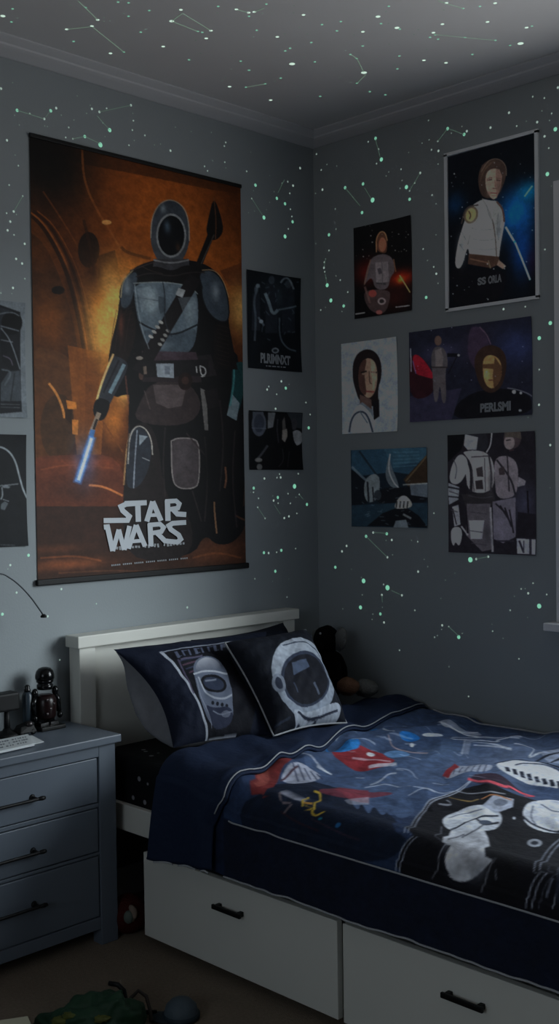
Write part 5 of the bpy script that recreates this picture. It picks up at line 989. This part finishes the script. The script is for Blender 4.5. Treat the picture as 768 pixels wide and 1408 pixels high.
M_cglow = emit('glow_ceiling', (196, 222, 206), 1.0); M_cline = emit('glow_line_ceiling', (160, 196, 168), .3)
M_line = emit('glow_line', (140, 190, 160), .13)
ups = {'C': (0, 0, -1), 'L': (1, 0, 0), 'R': (0, -1, 0)}
def disc_geo(n=12):
    v = [(1, 0)]; 
    return [(math.cos(2*math.pi*i/n), math.sin(2*math.pi*i/n)) for i in range(n)]
proto = {}
for s_ in range(1, 8):
    m = bpy.data.meshes.new('glow_star'); pr = disc_geo(); vs = [(x, y, 0) for x, y in pr]+[(x*.8, y*.8, .35) for x, y in pr]+[(0, 0, .45)]
    n = 12; fs = [(i, (i+1) % n, n+(i+1) % n, n+i) for i in range(n)]+[(n+i, n+(i+1) % n, 2*n) for i in range(n)]
    m.from_pydata(vs, [], fs); m.materials.append(GM[min(5, s_)]); proto[s_] = m
    m2 = m.copy(); m2.materials.clear(); m2.materials.append(M_cglow if s_ > 2 else GM[4]); proto[-s_] = m2
faint = MB(); cnt = 0

def zone(sf, px, py):
    if sf == 'C': return 'left part of the ceiling' if px < 330 else 'right part of the ceiling'
    if sf == 'L':
        if px < 335 and py < 300: return 'wall above or left of the tall orange poster' if px < 250 or py < 250 else 'wall right of the tall orange poster'
        if px < 100: return 'wall around the two edge-cut posters' 
        if py < 370: return 'left wall above both small dark posters'
        if py < 640: return 'left wall between both small dark posters'
        return 'left wall between the small posters and headboard'
    if py < 300 and px < 612: return 'right wall above the small red-lit poster'
    if py < 260: return 'right wall around the white-edged space poster'
    if py < 600: return 'right wall between the posters'
    return 'right wall below the teal print' if px < 600 else 'right wall below the black and white print'
for sf, grps in STARS.items():
    ax, val, sname = SURF[sf]; nrm = Vector(ups[sf]); rot = Vector((0, 0, 1)).rotation_difference(nrm)
    for (ox, oy, k_), txt in grps:
        for tok in txt.split():
            a, b, s_ = map(int, tok.split(',')); px, py = ox+a/k_, oy+b/k_; P = hit(px, py, ax, val); P = Vector(P)+nrm*.0006
            rad = DIA[s_]/2*(Vector(CP)-P).length/FPX*(1.3 if sf == 'C' else .92)
            if s_ == 1:
                n0 = [P+rot @ Vector((x*rad, y*rad, 0)) for x, y in disc_geo(8)]; faint.add([p+nrm*.0005 for p in n0], [tuple(range(8))]); continue
            o = bpy.data.objects.new('glow_star', proto[-s_ if sf == 'C' else s_]); COL.objects.link(o); o.location = P; o.rotation_mode = 'QUATERNION'; o.rotation_quaternion = rot; o.scale = (rad, rad, .0012)
            size = {2: 'tiny', 3: 'small', 4: 'medium', 5: 'large green', 6: 'huge green', 7: 'biggest green'}[s_]; zn = zone(sf, px, py)
            tag(o, '%s glowing star dot on the %s' % (size, zn), 'star sticker', '%s glow stars on the %s' % (size, zn)); cnt += 1
fo = faint.build('faint_glow_specks', GM[1]); tag(fo, 'scattered faint specks of glow between the star dots on ceiling and walls', 'glow specks', kind='stuff')
for sf, grps in LINES.items():
    ax, val, sname = SURF[sf]; nrm = np.array(ups[sf], float)
    for (ox, oy, k_), txt in grps:
        for seg in txt.split(';'):
            p, q = [tuple(map(float, t.split(','))) for t in seg.split()]
            A = hit(ox+p[0]/k_, oy+p[1]/k_, ax, val)+nrm*.0008; B = hit(ox+q[0]/k_, oy+q[1]/k_, ax, val)+nrm*.0008
            d = (B-A)/np.linalg.norm(B-A); w_ = np.cross(d, nrm)*.0009
            o = MB().add([A-w_, B-w_, B+w_, A+w_, A-w_+nrm*.0004, B-w_+nrm*.0004, B+w_+nrm*.0004, A+w_+nrm*.0004], [(3, 2, 1, 0), (4, 5, 6, 7), (0, 1, 5, 4), (1, 2, 6, 5), (2, 3, 7, 6), (3, 0, 4, 7)]).build('constellation_line', M_cline if sf == 'C' else M_line)
            zn = zone(sf, ox+p[0]/k_, oy+p[1]/k_); tag(o, 'thin green star-dot line on the %s' % zn, 'constellation line', 'constellation lines on the %s' % zn)
print('stars', cnt)
for o in COL.objects:
    if 'label' in o.keys() and len(o['label'].replace('-', ' ').split()) > 16: print('LONG', o.name, o['label'])
    if o.name == 'glow_star.247': print(o.name, o.location, o['label'])
# ------------------------------------------------------------------ view
S.view_settings.view_transform = 'Standard'; S.view_settings.look = 'None'; S.view_settings.gamma = 1; S.view_settings.use_curve_mapping = False
S.view_settings.exposure = 0
